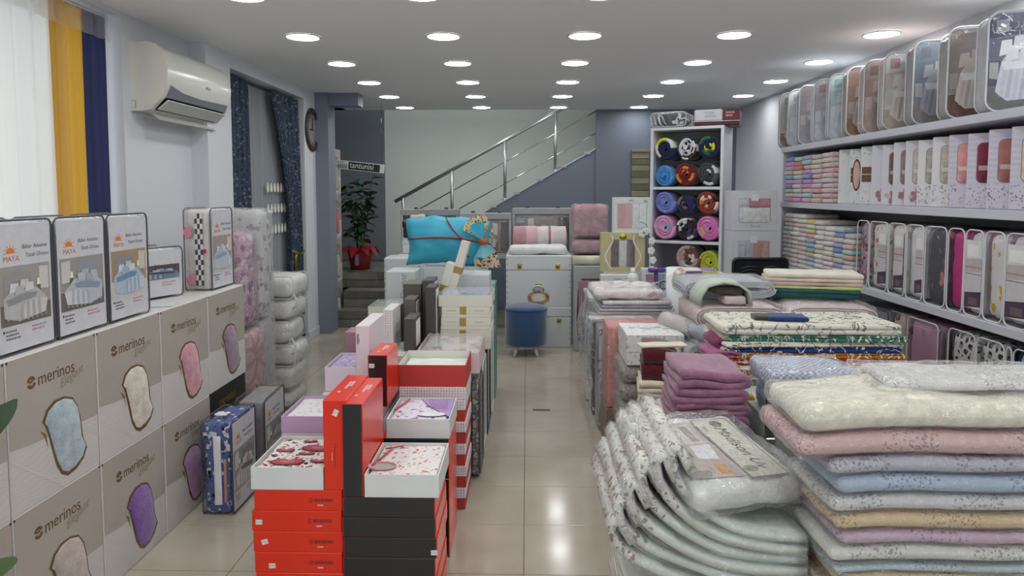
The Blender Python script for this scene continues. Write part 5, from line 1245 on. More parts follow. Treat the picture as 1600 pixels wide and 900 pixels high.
# ================================================================== RIGHT WALL SHELVING
XS = 2.2; SY0, SY1 = 1.9, 6.12; SHC = C('#c3c3cb')
su = thing('shelving_unit', 'long white wall shelving with four boards along the right wall', 'shelving', (2.42, 4.0, 0))
for n, z in (('shelf', 1.90), ('shelf', 1.435), ('shelf', .90), ('shelf', .36)):
    MB().box(XS-2.42, SY0-4, z-.045, XR-.01-2.42, SY1-4, z, SHC, .003).build(n, vc('shelf_laminate', .35, var=.01), su)
MB().box(XS-2.42+.02, SY1-4, .0, XR-.01-2.42, SY1-4+.02, 1.90, SHC, .003).build('end_panel', CARD, su)
MB().box(XR-.014-2.42, SY0-4, .0, XR-.004-2.42, SY1-4, 1.9, C('#8d8d92')).build('back_panel', CARD, su)
MB().box(XS-2.42+.05, SY0-4, 0, XS-2.42+.07, SY1-4, .315, SHC).build('plinth', CARD, su)
# ---------------- top board: photo-fronted comforter bags standing one behind the other, turned to the aisle
def dk(r, g, b_): return C('#%02x%02x%02x' % (r, g, b_))
tops = [ # y, palette(wall, floor, bed, accent, pillow), content, label
 (3.30, ('#35355a', '#5a5856', '#c3c3cf', '#8d8d9c', '#dadae0'), '#b9b7be', 'white pillows against a dark blue wall, nearest'),
 (3.62, ('#8d8685', '#6d4a42', '#cdc6bf', '#8a7a70', '#c6bdb6'), '#a39d9a', 'beige bed and brown floor, second nearest'),
 (3.95, ('#7d8a96', '#8d8786', '#a3a5b0', '#6f6a78', '#c0c1c8'), '#9d9aa0', 'grey-blue bed, third nearest'),
 (4.27, ('#cfd1d2', '#b5a69a', '#d9d3d0', '#a84a48', '#d9d6d4'), '#bdb6b4', 'red and white floral bed, fourth nearest'),
 (4.53, ('#b9a3a0', '#b49d92', '#a89898', '#7d5b5b', '#c9bdba'), '#b7a7a4', 'pinkish room with red window, fifth nearest'),
 (4.78, ('#9c8478', '#8a6650', '#b5a3a2', '#8d7272', '#c4b3b2'), '#a08d86', 'brown room, sixth nearest'),
 (5.05, ('#c3d3d6', '#c9cdd6', '#cfd6dc', '#79a3ab', '#d4dcde'), '#c3c9d2', 'white room with aqua picture, seventh nearest'),
 (5.32, ('#c0c0c4', '#c9cbd2', '#bfbfc9', '#b07a86', '#cbcdd4'), '#bdbfc8', 'pale room with rose accents, eighth nearest'),
 (5.62, ('#a5a0a8', '#a3a0a6', '#9c99a6', '#a08a6a', '#b9b7c0'), '#a19ea8', 'lilac-grey bed, ninth nearest'),
 (5.83, ('#cfd0d2', '#b9bbc2', '#c9cacd', '#8f9096', '#d3d4d6'), '#bcbdc3', 'white wall and grey bed, tenth nearest'),
 (6.04, ('#a9a7a8', '#77503e', '#b5b3b2', '#8d8985', '#c3c1c0'), '#a29b98', 'grey bed on brown floor, farthest')]
def strip_photo(mb, x0, z0, x1, z1, y, p):
    w_, h_ = x1-x0, z1-z0
    def q(a, b_, c, d_, col, l, sk=0): mb.flat([(x0+a*w_, z0+b_*h_), (x0+c*w_, z0+(b_+sk)*h_), (x0+c*w_, z0+(d_+sk)*h_), (x0+a*w_, z0+d_*h_)], y-.0003*l, col)
    q(0, 0, 1, 1, p[4], 0); q(0, .0, 1, .22, p[3], 1, .04); q(0, .24, 1, .5, p[2], 1); q(.0, .52, 1, .72, p[0], 1, .02)
    q(0, .5, 1, .512, p[1], 2); q(0, .6, 1, .61, p[1], 2); q(.1, .76, .8, .93, mixc(p[4], (.9, .9, .9), .4), 2); q(.25, .05, .8, .16, p[1], 2)
def topphoto(mb, x0, z0, x1, z1, y, p, clip, k):
    """printed bedroom: wall, headboard, heap of pillows, cover falling in broad folds, floor"""
    w_, h_ = x1-x0, z1-z0; wallc, floorc, bedc, accent, pil = p
    mb.flat(rr(x0, z0, x1, z1, clip), y, wallc)
    def q(pts, col, l): mb.flat([(x0+a*w_*(.62 if l > 1 and a < 1 else 1), z0+b_*h_) for a, b_ in pts], y-.0003*l, col)
    c = clip/w_
    q([(0, clip/h_), (c*.3, c*.3), (c, 0), (1-c, 0), (1, clip/h_), (1, .3), (0, .26)], floorc, 1)
    q([(.0, .5), (.62, .56), (.62, .8), (.0, .74)], mixc(wallc, accent, .3), 2)
    q([(.02, .34), (.16, .32), (.16, .5), (.02, .5)], mixc(floorc, (.8, .8, .8), .35), 3)
    bed = [(.12, .2), (.3, .1), (.7, .12), (1, .2), (1, .5), (.7, .6), (.3, .6), (.2, .5)]
    q(bed, bedc, 5)
    for i in range(6):
        a = .16+.1*i
        q([(a+.1, .52), (a+.15, .53), (a+.08, .14-.01*i), (a+.02, .15-.012*i)], mixc(bedc, accent, .2+.25*(i % 2)), 6)
    q([(.2, .5), (.95, .52), (.95, .44), (.24, .42)], mixc(bedc, (.9, .9, .9), .35), 7)
    for i, (a, b_) in enumerate(((.16, .56), (.36, .6), (.56, .58), (.26, .5), (.46, .5))):
        q([(a, b_), (a+.2, b_+.03), (a+.19, b_+.17), (a+.03, b_+.16)], mixc(pil, accent, .3*((i+k) % 3)/2), 8+i)
    if k % 3 == 0: q([(.7, .78), (.92, .8), (.92, .95), (.7, .93)], mixc(wallc, (.85, .85, .85), .6), 3)
    q([(.1, .8), (.3, .81), (.3, .94), (.1, .93)], mixc(accent, wallc, .4), 3)
def topbag(i, y, pal, cc, lab):
    w_, h_, d_ = .44, .47, .16; th = R_(-17+1.2*(i % 3))
    t = thing('comforter_case', 'rounded vinyl case showing %s on the top shelf' % lab, 'comforter case', (XS+.235, y+.15, 1.901), th, 'comforter cases on the top shelf')
    out = rr(-w_/2+.004, .004, w_/2-.004, h_-.004, .05)
    n = len(out); V = [(p[0], -d_/2+.003, p[1]) for p in out]+[(p[0], d_/2-.006, p[1]) for p in out]
    MB().add(V, [(k, (k+1) % n, (k+1) % n+n, k+n) for k in range(n)][::1], C(cc), 0, True).add(V, [tuple(range(n)), tuple(range(2*n-1, n-1, -1))], C(cc)).build('textile', FAB, t)
    mb = MB(); topphoto(mb, -w_/2+.006, .006, w_/2-.006, h_-.006, -d_/2+.001, [C(c) for c in pal], .05, i); mb.build('printed_photo', vc('photo_print', .3, var=.12, vscale=9), t)
    out = rr(-w_/2, 0, w_/2, h_, .055); n = len(out); V = [(p[0], -d_/2-.004, p[1]) for p in out]+[(p[0], d_/2, p[1]) for p in out]
    MB().add(V, [(k, k+n, (k+1) % n+n, (k+1) % n) for k in range(n)], (1, 1, 1), 0, True).add(V, [tuple(range(n))], (1, 1, 1)).build('vinyl_cover', PVC, t); cov = t.children[-1] if False else [o for o in bpy.data.objects if o.parent == t and o.name.startswith('vinyl_cover')][0]
    mb = MB()
    for yy in (-d_/2-.003, d_/2): mb.tube([(p[0], yy, p[1]+.002) for p in rr(-w_/2, .001, w_/2, h_, .055)], .005, C('#cfcfd2'), 6, True)
    mb.build('piping', PLAS, cov)
    if i in (0, 1, 10): MB().box(.02, -d_/2-.008, h_-.085, .07, -d_/2-.006, h_-.03, C('#d6d6d6' if i == 0 else '#3f3a38'), .002).build('tag', INK, cov)
for i, (y, pal, cc, lab) in enumerate(tops): topbag(i, y, pal, cc, lab)
# ---------------- second board: towel stacks, then tall window boxes
TWM = {}
def towel_mesh(c, k, w_, h_):
    key = (c, k, w_, h_)
    if key not in TWM:
        mb = MB().soft(-w_/2, -.14, .0006, w_/2, .14, h_-.0006, mixc(C(c), (.55, .53, .52), .22), h_*.47, .0022, 22, k, (4, 3, 1))
        TWM[key] = mb.mesh('towel', PLUSH)
    return TWM[key]
CN = {'#c9ab8d': 'tan', '#5f74c4': 'blue', '#c56bb4': 'magenta', '#a98bc4': 'lavender', '#3fa0b8': 'teal', '#d98aa0': 'pink', '#4a68b4': 'royal blue', '#9ab05a': 'green', '#8fc3c8': 'aqua',
      '#c9443e': 'red', '#c9c3a8': 'beige', '#b0b8c8': 'grey-blue', '#d9b8c8': 'pale pink', '#d9a3a8': 'rose', '#d2c9c4': 'ivory', '#d6d0cc': 'off-white', '#cfc3c0': 'pale grey', '#d2b8b4': 'blush', '#dcd9d4': 'white', '#cdbfb4': 'sand', '#d3c04a': 'yellow',
      '#d99a84': 'peach', '#8d9ac8': 'periwinkle', '#6fb3ac': 'sea green', '#a3c3d6': 'sky blue', '#7f93c8': 'soft blue', '#b9b0a4': 'taupe', '#cdb0c0': 'mauve pink'}
upper = [['#c56bb4', '#c9c3a8', '#9ab05a', '#4a68b4', '#d98aa0', '#3fa0b8', '#c9ab8d', '#a98bc4', '#c56bb4', '#5f74c4'],
         ['#c56bb4', '#b0b8c8', '#c9c3a8', '#d9b8c8', '#a98bc4', '#b0b8c8', '#c9c3a8', '#c9443e', '#c9443e', '#8fc3c8'],
         ['#d98aa0', '#8fc3c8', '#d9a3a8', '#c56bb4', '#a98bc4', '#5f74c4', '#c56bb4', '#c9ab8d', '#8fc3c8', '#a98bc4'],
         ['#c9ab8d', '#d9a3a8', '#d98aa0', '#cdb0c0', '#b9b0a4', '#d9a3a8', '#d2b8b4', '#cfc3c0', '#c9c3a8', '#b9b0a4'],
         ['#d2b8b4', '#d9a3a8', '#d2b8b4', '#d9b8c8', '#cfc3c0', '#d2b8b4', '#d9a3a8', '#d2b8b4', '#cfc3c0', '#d2b8b4']]
used = {}
def towelstack(cols, ci, y, z0, n, w_, h_, shelf, rnd, total):
    z = z0
    for k in range(n):
        c = cols[k % len(cols)]
        lab = '%s folded towel, %s from bottom, %s stack from far end, %s' % (CN[c], ORD[k], ORD[ci], shelf)
        o = inst(towel_mesh(c, (k+ci) % 3, w_, h_), 'folded_towel', None, (XS+.155+rnd.uniform(-.008, .008), y+rnd.uniform(-.006, .006), z), R_(-90))
        tag(o, lab, 'towel', 'towels on the '+shelf); z += h_
rnd = random.Random(11)
for ci in range(5):
    towelstack(upper[ci], ci, 5.985-ci*.19, 1.436, 10, .175, .0375-.0005*(ci % 2), 'second shelf', rnd, 5)
pal_lo = ['#d6d0cc', '#dcd9d4', '#cfc3c0', '#d2c9c4', '#cdbfb4', '#d2b8b4']
mix3 = ['#d2b8b4', '#8fc3c8', '#8d9ac8', '#d3c04a', '#7f93c8', '#6fb3ac', '#8d9ac8', '#d99a84', '#d3c04a', '#d6d0cc', '#d3c04a']
mix6 = ['#a3c3d6', '#d9b8c8', '#7f93c8', '#b9b0a4', '#a3c3d6', '#4a68b4', '#7f93c8', '#cdbfb4', '#5f74c4', '#a3c3d6', '#dcd9d4']
mix7 = ['#d9a3a8', '#cdb0c0', '#d2b8b4', '#a3c3d6', '#d99a84', '#8fc3c8', '#d9a3a8', '#d2c9c4', '#b9b0a4', '#c9c3a8']
for ci in range(8):
    y = 5.99-ci*.162
    if ci == 3: cols = mix3
    elif ci == 6: cols = mix6
    elif ci == 7: cols = mix7
    else: cols = [pal_lo[rnd.randrange(6)] for _ in range(12)]
    n = [12, 12, 12, 11, 11, 10, 10, 9][ci]
    towelstack(cols, ci, y, .901, n, .152, .0365, 'third shelf', rnd, 8)
# tall boxes
def winbox(i, y, kind, wc, lab, h_=.385):
    w_, d_ = .30, .07; th = R_(-48)
    t = thing('bath_set_box', lab, 'gift box', (XS+.17, y+.035, 1.436), th, 'tall boxes on the second shelf')
    base = C(['#d3d3d4', '#cfcdd4', '#d8d6d8', '#cdc8d6'][kind])
    MB().box(-w_/2, -d_/2, 0, w_/2, d_/2, h_, base, .003).build('carton', CARD, t)
    mb = MB(); r2 = random.Random(i); yy = -d_/2-.0008
    if kind in (0, 2, 3):
        for k in range(70):
            u, v = -w_/2+.008+(w_-.02)*r2.random()**1.8, r2.uniform(.008, .12 if kind != 0 else h_-.01)
            if kind == 0 and .12 < v < .28: continue
            s_ = r2.uniform(.003, .0075); a = r2.random()*3
            mb.flat([(u-s_*math.cos(a), v-s_*math.sin(a)), (u+s_*.5*math.sin(a), v-s_*.5*math.cos(a)), (u+s_*math.cos(a), v+s_*math.sin(a)), (u-s_*.5*math.sin(a), v+s_*.5*math.cos(a))], yy, C(['#8d8a92', '#a9a0ae', '#6d6a74'][k % 3]))
    if kind == 1:
        for k in range(16):
            a = k*.39; u, v = -w_*.25+.05*math.cos(a)*r2.random(), .06+.05*math.sin(a)*r2.random()
            mb.flat([(u+.014*math.cos(q), v+.014*math.sin(q)) for q in (0, .9, 1.8, 2.7, 3.6, 4.5, 5.4)], yy-.0002*(k % 4), C(['#b58a94', '#c9a9a8', '#8d7a74', '#a3707e'][k % 4]))
    if kind == 3:
        for k in range(9): mb.flat([(-w_/2+.004, .12+k*.028), (w_/2-.004, .12+k*.028), (w_/2-.004, .134+k*.028), (-w_/2+.004, .134+k*.028)], yy, C('#c6c1d0'))
    mb.build('printing', INK, t)
    if wc:
        if kind == 0:
            ov = i == 1
            P = [(-w_/2+.01, .15), (w_/2-.01, .15), (w_/2-.01, .25), (-w_/2+.01, .25)]
            mb = MB().flat(P, yy-.0006, C('#6d4630')); mb.flat([(-w_/2+.01, .198), (w_/2-.01, .198), (w_/2-.01, .203), (-w_/2+.01, .203)], yy-.001, C('#cfc9c4')); mb.build('ribbon', SATIN, t)
            if ov: mb = MB().flat([(-.1+.03*math.cos(q), .2+.11*math.sin(q)) for q in [k*.314 for k in range(20)]], yy-.0012, C('#5a3a2a')).flat([(-.1+.023*math.cos(q), .2+.096*math.sin(q)) for q in [k*.314 for k in range(20)]], yy-.0016, C('#c9a9a4')); mb.build('oval_window', FAB, t)
        else:
            win = rr(-.105, .13, -.035, h_-.05, .025, 4)
            MB().flat(rr(-.108, .127, -.032, h_-.047, .027, 4), yy-.0006, C('#7d767c')).build('window_edge', INK, t)
            n = len(win); V = [(p[0], yy-.001, p[1]) for p in win]+[(-.07+(p[0]+.07)*.8, yy-.01, .23+(p[1]-.23)*.9) for p in win]
            MB().add(V, [(k, (k+1) % n, (k+1) % n+n, k+n) for k in range(n)]+[tuple(range(n, 2*n))], C(wc), 0, True).build('textile', PLUSH, t)
            MB().soft(-.095, yy-.014, .19, -.045, yy-.009, .215, mixc(C(wc), (.8, .75, .75), .4), .008, 0, n=(2, 1, 1)).build('bow', SATIN, t)
bl = [(4.97, 0, None, 'sprig print all over'), (4.80, 0, '#6d4630', 'brown ribbon and oval window'), (4.64, 0, '#6d4630', 'brown ribbon end'), (4.49, 1, None, 'rose bouquet at its foot'), (4.355, 1, '#6d5a54', 'narrow brown window'), (4.22, 1, '#8d7a74', 'brown window and roses'),
      (4.085, 1, '#b9b5ac', 'grey window and roses'), (3.95, 2, '#a9a89c', 'sage window'), (3.81, 2, '#b7b3a4', 'beige window'), (3.66, 3, '#d99a98', 'salmon pink towel window'), (3.50, 3, '#7d2f48', 'burgundy towel window'), (3.34, 3, '#a8706a', 'brown and rose window'), (3.18, 3, '#cfc2a4', 'cream window'), (3.02, 3, '#b9b0c0', 'lilac window')]
for i, (y, kd, wc, lab) in enumerate(bl):
    winbox(i, y, kd, wc, 'tall pale box with %s, %s on second shelf counted from towels' % (lab, ORD[i]), .385-.006*(i % 3 == 1))
# ---------------- third board: bagged quilts with white piping; fourth: bigger packs
def shelfbag(i, y0, y1, z0, h_, cc, mat, lab, pr=None, pip='#d3d3d6', grp='quilt bags on the third shelf', dx=0, d_=.36, r=.045):
    w_ = y1-y0-.006; t = thing('quilt_bag', lab, 'quilt bag', (XS+.02+d_/2+dx, (y0+y1)/2, z0), R_(-90), grp)
    MB().soft(-w_/2+.006, -d_/2+.008, .010, w_/2-.006, d_/2-.008, h_-.008, cc, r, .006, 12, i, (5, 4, 7)).build('textile', mat or FAB, t)
    MB().soft(-w_/2+.002, -d_/2, .005, w_/2-.002, d_/2, h_, (1, 1, 1), r*.8, .003, 14, i+2, (5, 5, 8)).build('vinyl_cover', PVC, t)
    MB().tube([(p[0], -d_/2-.001, p[1]) for p in rr(-w_/2, .002, w_/2, h_, .035, 4)], .004, C(pip), 6, True).build('piping', PLAS, t)
    if pr:
        mb = MB(); x0, x1 = pr[0]*w_-w_/2, pr[1]*w_-w_/2
        strip_photo(mb, x0, .04, x1, h_-.05, -d_/2-.0025, [C(c) for c in pr[2]]); mb.build('printed_card', INK, t)
WFL = pattern('white_rose_quilt', [C('#d3cfcc'), C('#b5706a'), C('#8d9a78')], 13, 'floral', .85, .25)
MFL = pattern('mauve_floral', [C('#a8929c'), C('#8d6f82'), C('#c2b3b8'), C('#7a3f52')], 12, 'floral', .8, .32)
DGF = pattern('dark_floral', [C('#55555a'), C('#b9787a'), C('#6d6d72')], 9, 'floral', .8, .22)
WPK = pattern('white_pink', [C('#d3cdce'), C('#c2a3a8')], 10, 'floral', .85, .28)
PRT = ('#b5a9aa', '#6d5a60', '#c3bdc2', '#4d3a4c', '#cfcbcc')
B3 = [(4.56, 4.72, '#a8929c', MFL, 'mauve floral quilt in clear bag beside the towel stacks', None), (4.32, 4.55, '#d3cfcc', WFL, 'white quilt with rose print in piped bag', (.5, .95, PRT)), (4.12, 4.31, '#d3c9ca', WPK, 'pink tinged white quilt bag with photo strip', (.35, .9, PRT)),
      (3.93, 4.11, '#d1d0d2', None, 'plain white quilt bag with dark printed strip', (.55, .98, PRT)), (3.72, 3.92, '#55555a', DGF, 'charcoal quilt bag with coral flowers', None), (3.57, 3.71, '#b8337a', SATIN, 'magenta quilt in clear bag', None), (3.42, 3.565, '#cdc6ca', None, 'white quilt bag with plum photo strip', (.05, .95, PRT)),
      (3.27, 3.415, '#c9bfc2', pattern('magenta_floral', [C('#d3cccf'), C('#c2488d'), C('#c9a23a')], 8, 'floral', .8, .28), 'white quilt with magenta flowers in bag', None), (3.1, 3.265, '#c9c5c9', None, 'quilt bag with bedroom photo strip next to the beige one', (.05, .95, PRT)), (2.78, 3.095, '#b9ae98', pattern('beige_quilt', [C('#b9ae98'), C('#a69b86')], 5, 'lace', .6, .2), 'large beige quilted bedspread in clear bag', None)]
for i, (y0, y1, cc, mt, lab, pr) in enumerate(B3): shelfbag(i, y0, y1, .901, .43, C(cc), mt, lab, pr)
LCE = pattern('black_lace_print', [C('#8d8a8c'), C('#2f2d30'), C('#c9c7c8')], 20, 'lace', .8, .45)
B4 = [(4.62, 4.95, '#9c979a', pattern('grey_red', [C('#96959a'), C('#a8454c'), C('#6d6d74')], 10, 'floral', .8, .25), 'grey quilt bag with red flowers on the lowest shelf', '#55555a', .40), (4.28, 4.6, '#7d7d82', None, 'plain grey quilt bag with rounded dark piping on lowest shelf', '#3a3a3e', .42), (4.08, 4.27, '#a58d8c', pattern('brown_floral', [C('#b7a5a3'), C('#6d4448'), C('#8d6f6c')], 12, 'floral', .85, .32), 'brown floral quilt bag on lowest shelf', '#8d8a8c', .44),
      (3.76, 4.07, '#b38da0', pattern('pink_damask', [C('#b892a4'), C('#a67f94')], 9, 'floral', .6, .3), 'dusty pink damask quilt bag on lowest shelf', '#d3d0d2', .44), (3.68, 3.755, '#3a2f34', None, 'narrow dark plum pack beside the dusty pink bag', '#6d6468', .42), (3.45, 3.675, '#8d8a8c', LCE, 'black and white lace-print pack, farther of two', '#c9c8ca', .45), (3.24, 3.445, '#8d8a8c', LCE, 'black and white lace-print pack, nearer of two', '#d3d2d4', .45),
      (3.19, 3.235, '#1d1d22', None, 'thin black pack beside the lace-print packs', '#c9c8ca', .45), (3.04, 3.185, '#8fa3b5', pattern('denim_patch', [C('#9fb0be'), C('#7d90a6'), C('#b9c3ca')], 7, 'floral', .85, .35), 'pale denim-blue pack on lowest shelf', '#c3c8cc', .45), (2.98, 3.035, '#4d6fb0', None, 'slim pack with blue and orange landscape photo', '#d0d2d6', .45), (2.7, 2.975, '#aeb6c2', None, 'light grey-blue pack at the right frame edge on lowest shelf', '#c3c8cc', .44)]
for i, (y0, y1, cc, mt, lab, pip, h_) in enumerate(B4): shelfbag(i+20, y0, y1, .361, h_, C(cc), mt, lab, ((.1, .9, ('#4f74c0', '#b5622e', '#8d4a2a', '#c98a4a', '#a8b8d6')) if 'landscape' in lab else None), pip, 'packs on the lowest shelf', .0)
# ================================================================== RIGHT ISLAND: BAGGED AND FOLDED TEXTILES
# bagged boxes along the aisle, from the counter towards the viewer
CRL = pattern('coral_cloth', [C('#c97a72'), C('#c06d66')], 20, 'floral', .7, .3)
pk = lambda: None
def slabpack(name, label, x0, y0, z0, x1, y1, z1, col, mat=None, amp=.004, r=.015, foil=None, group=None, cat='bedding pack', n=(6, 5, 5)):
    t = thing(name, label, cat, ((x0+x1)/2, (y0+y1)/2, z0), 0, group); a, b_, h_ = (x1-x0)/2, (y1-y0)/2, z1-z0
    MB().soft(-a+.006, -b_+.006, .001, a-.006, b_-.006, h_-.006, col, r, amp, 10, len(LABELS), n).build('textile', mat or FAB, t)
    MB().soft(-a, -b_, 0, a, b_, h_, (1, 1, 1), r*.8, amp*1.2, 13, len(LABELS)+2, tuple(q+2 for q in n)).build('clear_bag', foil or FILMH, t)
    return t
SD = 'bagged sets along the right aisle edge'
bx('carton', 'taupe carton under the coral bedding pack', .47, 4.05, 0, .94, 4.36, .245, C('#7d6a60'))
slabpack('bedding_pack', 'coral bedding set in clear wrap standing on the taupe carton', .472, 4.05, .246, .95, 4.34, .735, C('#c97a72'), CRL, group=SD)
cols = [('#8d8a92', 'grey'), ('#b3a5a0', 'beige-grey'), ('#6f6f78', 'dark grey'), ('#7fa3b5', 'blue'), ('#a8a2a4', 'pale grey'), ('#6d5a50', 'brown')]
for k in range(6):
    y0 = 4.37+.155*k
    slabpack('bedding_pack', '%s bedding pack standing on edge, %s from the coral one along the aisle' % (cols[k][1], ORD[k]), .455+.012*(k % 2)-.006*k, y0, 0, .93, y0+.15, .66-.012*k-(.08 if k == 3 else 0), C(cols[k][0]), [pattern('grey_swirl', [C('#8d8a92'), C('#5d5b64'), C('#b9b6ba')], 9, 'vine', .7, .9), None, pattern('dark_swirl', [C('#6f6f78'), C('#a9a8b0'), C('#4a4a52')], 8, 'vine', .7, .9), None, WPK, None][k], .006, .02, group=SD)
mz = .665
for k, (c, h_, l) in enumerate([('#b9aeb0', .022, 'grey-pink'), ('#cfcacb', .02, 'white'), ('#8d9ab5', .02, 'blue'), ('#d2ccce', .03, 'pale pink')]):
    slabpack('bedding_pack', 'flat %s folded set in clear wrap lying on the standing packs, %s from below' % (l, ORD[k]), .45+.01*k, 4.40, mz+.075, .95-.01*k, 4.86, mz+.075+h_, C(c), None, .003, .009, group='flat sets on the standing packs', n=(6, 5, 1)); mz += h_
slabpack('bedding_pack', 'crumpled clear bag of pale pink and grey cloth topping the aisle packs', .43, 4.42, mz+.076, .88, 4.9, mz+.14, C('#cdc6c8'), WPK, .02, .03)
t = thing('loose_film', 'pointed tail of loose clear plastic on the aisle packs', 'plastic wrap', (.8, 4.55, mz+.135))
MB().add([(-.22, 0, 0), (.0, -.05, .02), (.16, 0, .1), (.19, .02, .11), (.1, .1, .03), (-.1, .12, .02)], [(0, 1, 5), (1, 4, 5), (1, 2, 4), (2, 3, 4)], (1, 1, 1), 0, True).build('sheet', film('loose_plastic', haze=.22, bscale=16, bump=1.0, rough=.08), t)
t = thing('loose_film', 'loose clear plastic sheet hanging down the aisle side of the packs', 'plastic wrap', (.43, 4.85, .1))
mb = MB(); V = []; Fs = []; nu, nv = 22, 12
for j in range(nv+1):
    for i in range(nu+1):
        u, v = i/nu, j/nv; q = Vector((u*7, v*4, 2.2))
        V.append((-.012-.035*v*(1-v)*2+.03*noise.noise(q)+.012*noise.noise(q*3), -.5+u*1.0, .66*v*(1-.12*math.sin(u*9)) + .02*noise.noise(q*2)))
for j in range(nv):
    for i in range(nu): p = j*(nu+1)+i; Fs.append((p, p+1, p+nu+2, p+nu+1))
mb.add(V, Fs, (1, 1, 1), 0, True).build('sheet', film('hanging_plastic', haze=.10, bscale=20, bump=1.0, rough=.04, base=.12, glint_streak=.8), t)
slabpack('bedding_pack', 'dark pack at the far end of the aisle row by the grey case', .47, 5.32, 0, .93, 5.5, .58, C('#4d4d54'), None, .008, .03, group=SD)
# filler stack under the white floral box
rr_ = random.Random(4)
for k in range(6):
    slabpack('bedding_pack', 'grey-brown knitted folded set, %s from the floor near the coral pack' % ORD[k], .50, 3.66, k*.1, .9, 4.02, (k+1)*.1-.002, C('#8d8680'), pattern('brown_knit', [C('#8f8882'), C('#6d655f')], 40, 'floral', .9, .35), .006, .04, group='knitted sets under the floral box')
t = bx('floral_gift_box', 'white gift box with grey floral lid and gold clasp', .53, 3.66, .6, .835, 4.0, .765, (1, 1, 1), mat=pattern('floral_paper', [C('#d6d4d4'), C('#b9a7ac'), C('#a3a3ac')], 30, 'floral', .5, .25, 0), lid=(1, 1, 1), lidz=.07)
MB().box(.135, -.1745, .05, .153, -.1705, .1, C('#a08a4a'), .002).build('clasp', GOLD, t)
mb = MB()
for k in range(9):
    u, v = -.1+.03*k, .03*math.sin(k*1.7); mb.poly([(u+.02*math.cos(q), v+.012*math.sin(q)+.02, .1656) for q in [j*.7 for j in range(9)]], C(['#8d8f9c', '#b0a5ae', '#6f7280'][k % 3]))
mb.build('flower_print', INK, t)
# wire display table
wt = thing('wire_table', 'white wire display table under the tablecloths', 'table', (1.3, 3.35, 0))
WC = C('#c9cbc8')
MB().box(-.44, -.55, .625, .44, .74, .655, WC, .004).build('table_top', PLAS, wt)
for x in (-.42, .42):
    for y in (-.53, .72): MB().box(x-.015, y-.015, 0, x+.015, y+.015, .625, WC, .003).build('leg', METAL, wt)
mb = MB()
for k in range(22): mb.tube([(-.42+k*.04, -.545, .2), (-.42+k*.04, -.545, .62)], .0022, C('#9a9c9a'), 5)
for z in (.2, .3, .45, .58): mb.tube([(-.43, -.547, z), (.43, -.547, z)], .003, C('#9a9c9a'), 5)
o = mb.build('wire_grid', METAL, wt); o['kind'] = 'stuff'
# tablecloths stacked on it, edges to the aisle
TCL = [('#6f7d62', 'sage green'), ('#d2cfc2', 'ivory with black scrolls'), ('#a85a52', 'dusty red'), ('#d2ccbc', 'cream'), ('#a83a26', 'rust red'), ('#a3641f', 'ochre brown'), ('#27386a', 'navy'), ('#d6d3c8', 'white'), ('#3f6a5c', 'teal green'), ('#cfccc0', 'white floral')]
z = .656; hs_ = [.022, .026, .022, .02, .03, .026, .026, .02, .03, .045]
TPM = {}
for k, ((c, n), h_) in enumerate(zip(TCL, hs_)):
    cc = C(c); other = C('#d9d6cc') if k not in (1, 3, 7, 9) else C('#6f6f66')
    mt = pattern('tablecloth_%d' % k, [cc, other], 20+k % 3*3, 'vine', .75, .3)
    t = thing('folded_tablecloth', '%s folded tablecloth, %s from below on the wire table' % (n, ORD[k]), 'tablecloth', (1.27+.006*(k % 3), 3.22, z), R_(-1.5+(k % 4)), 'folded tablecloths')
    MB().soft(-.39-.004*(k % 2), -.14, 0, .39+.008*(k % 3), .22, h_*.55, cc, h_*.27, .004, 7, k, (14, 5, 1)).soft(-.375, -.135, h_*.5, .395, .22, h_*1.02, cc, h_*.26, .004, 7, k+9, (14, 5, 1)).build('cloth', mt, t)
    MB().soft(-.405, -.13, h_*.1, -.33, .2, h_*.95, C(['#cfcabb', '#d6d2c6', '#bdb49c'][k % 3]), h_*.35, .004, 12, k, (3, 5, 1)).build('folded_end', FAB, t)
    z += h_*1.03
ZTC = z
# coloured cloth ends draped at the left of the tablecloths
for k, (c, n, x, zz_, y) in enumerate([('#d19a1e', 'mustard yellow', .845, .662, 3.0), ('#6d9c98', 'sea green', .86, .70, 3.02), ('#c07a78', 'salmon pink', .87, .742, 3.05), ('#a85c86', 'mauve pink', .885, .79, 3.08), ('#7d2f5c', 'plum', .915, .838, 3.12)]):
    t = thing('folded_runner', '%s cloth folded over the left end of the tablecloths' % n, 'cloth', (x-.02, y+.08, zz_), R_(6), 'coloured cloths at the tablecloth end')
    path = [(.08, .012), (.03, .022), (-.02, .02), (-.05, .006), (-.045, -.008), (-.01, -.006), (.05, .0)]
    MB().strip(path, .011, -.09, .09, C(c), 4, .006, k).build('cloth', FAB, t)
t = thing('blue_cloth', 'dark blue folded cloth lying on the white floral tablecloth', 'cloth', (1.19, 3.22, ZTC), R_(-6))
MB().soft(-.08, -.06, 0, .1, .06, .022, C('#253a68'), .01, .004, 12, 1, (5, 4, 1)).soft(-.14, -.05, .0, -.05, .06, .02, C('#3d3b34'), .01, .004, 12, 4, (3, 4, 1)).build('cloth', FAB, t)
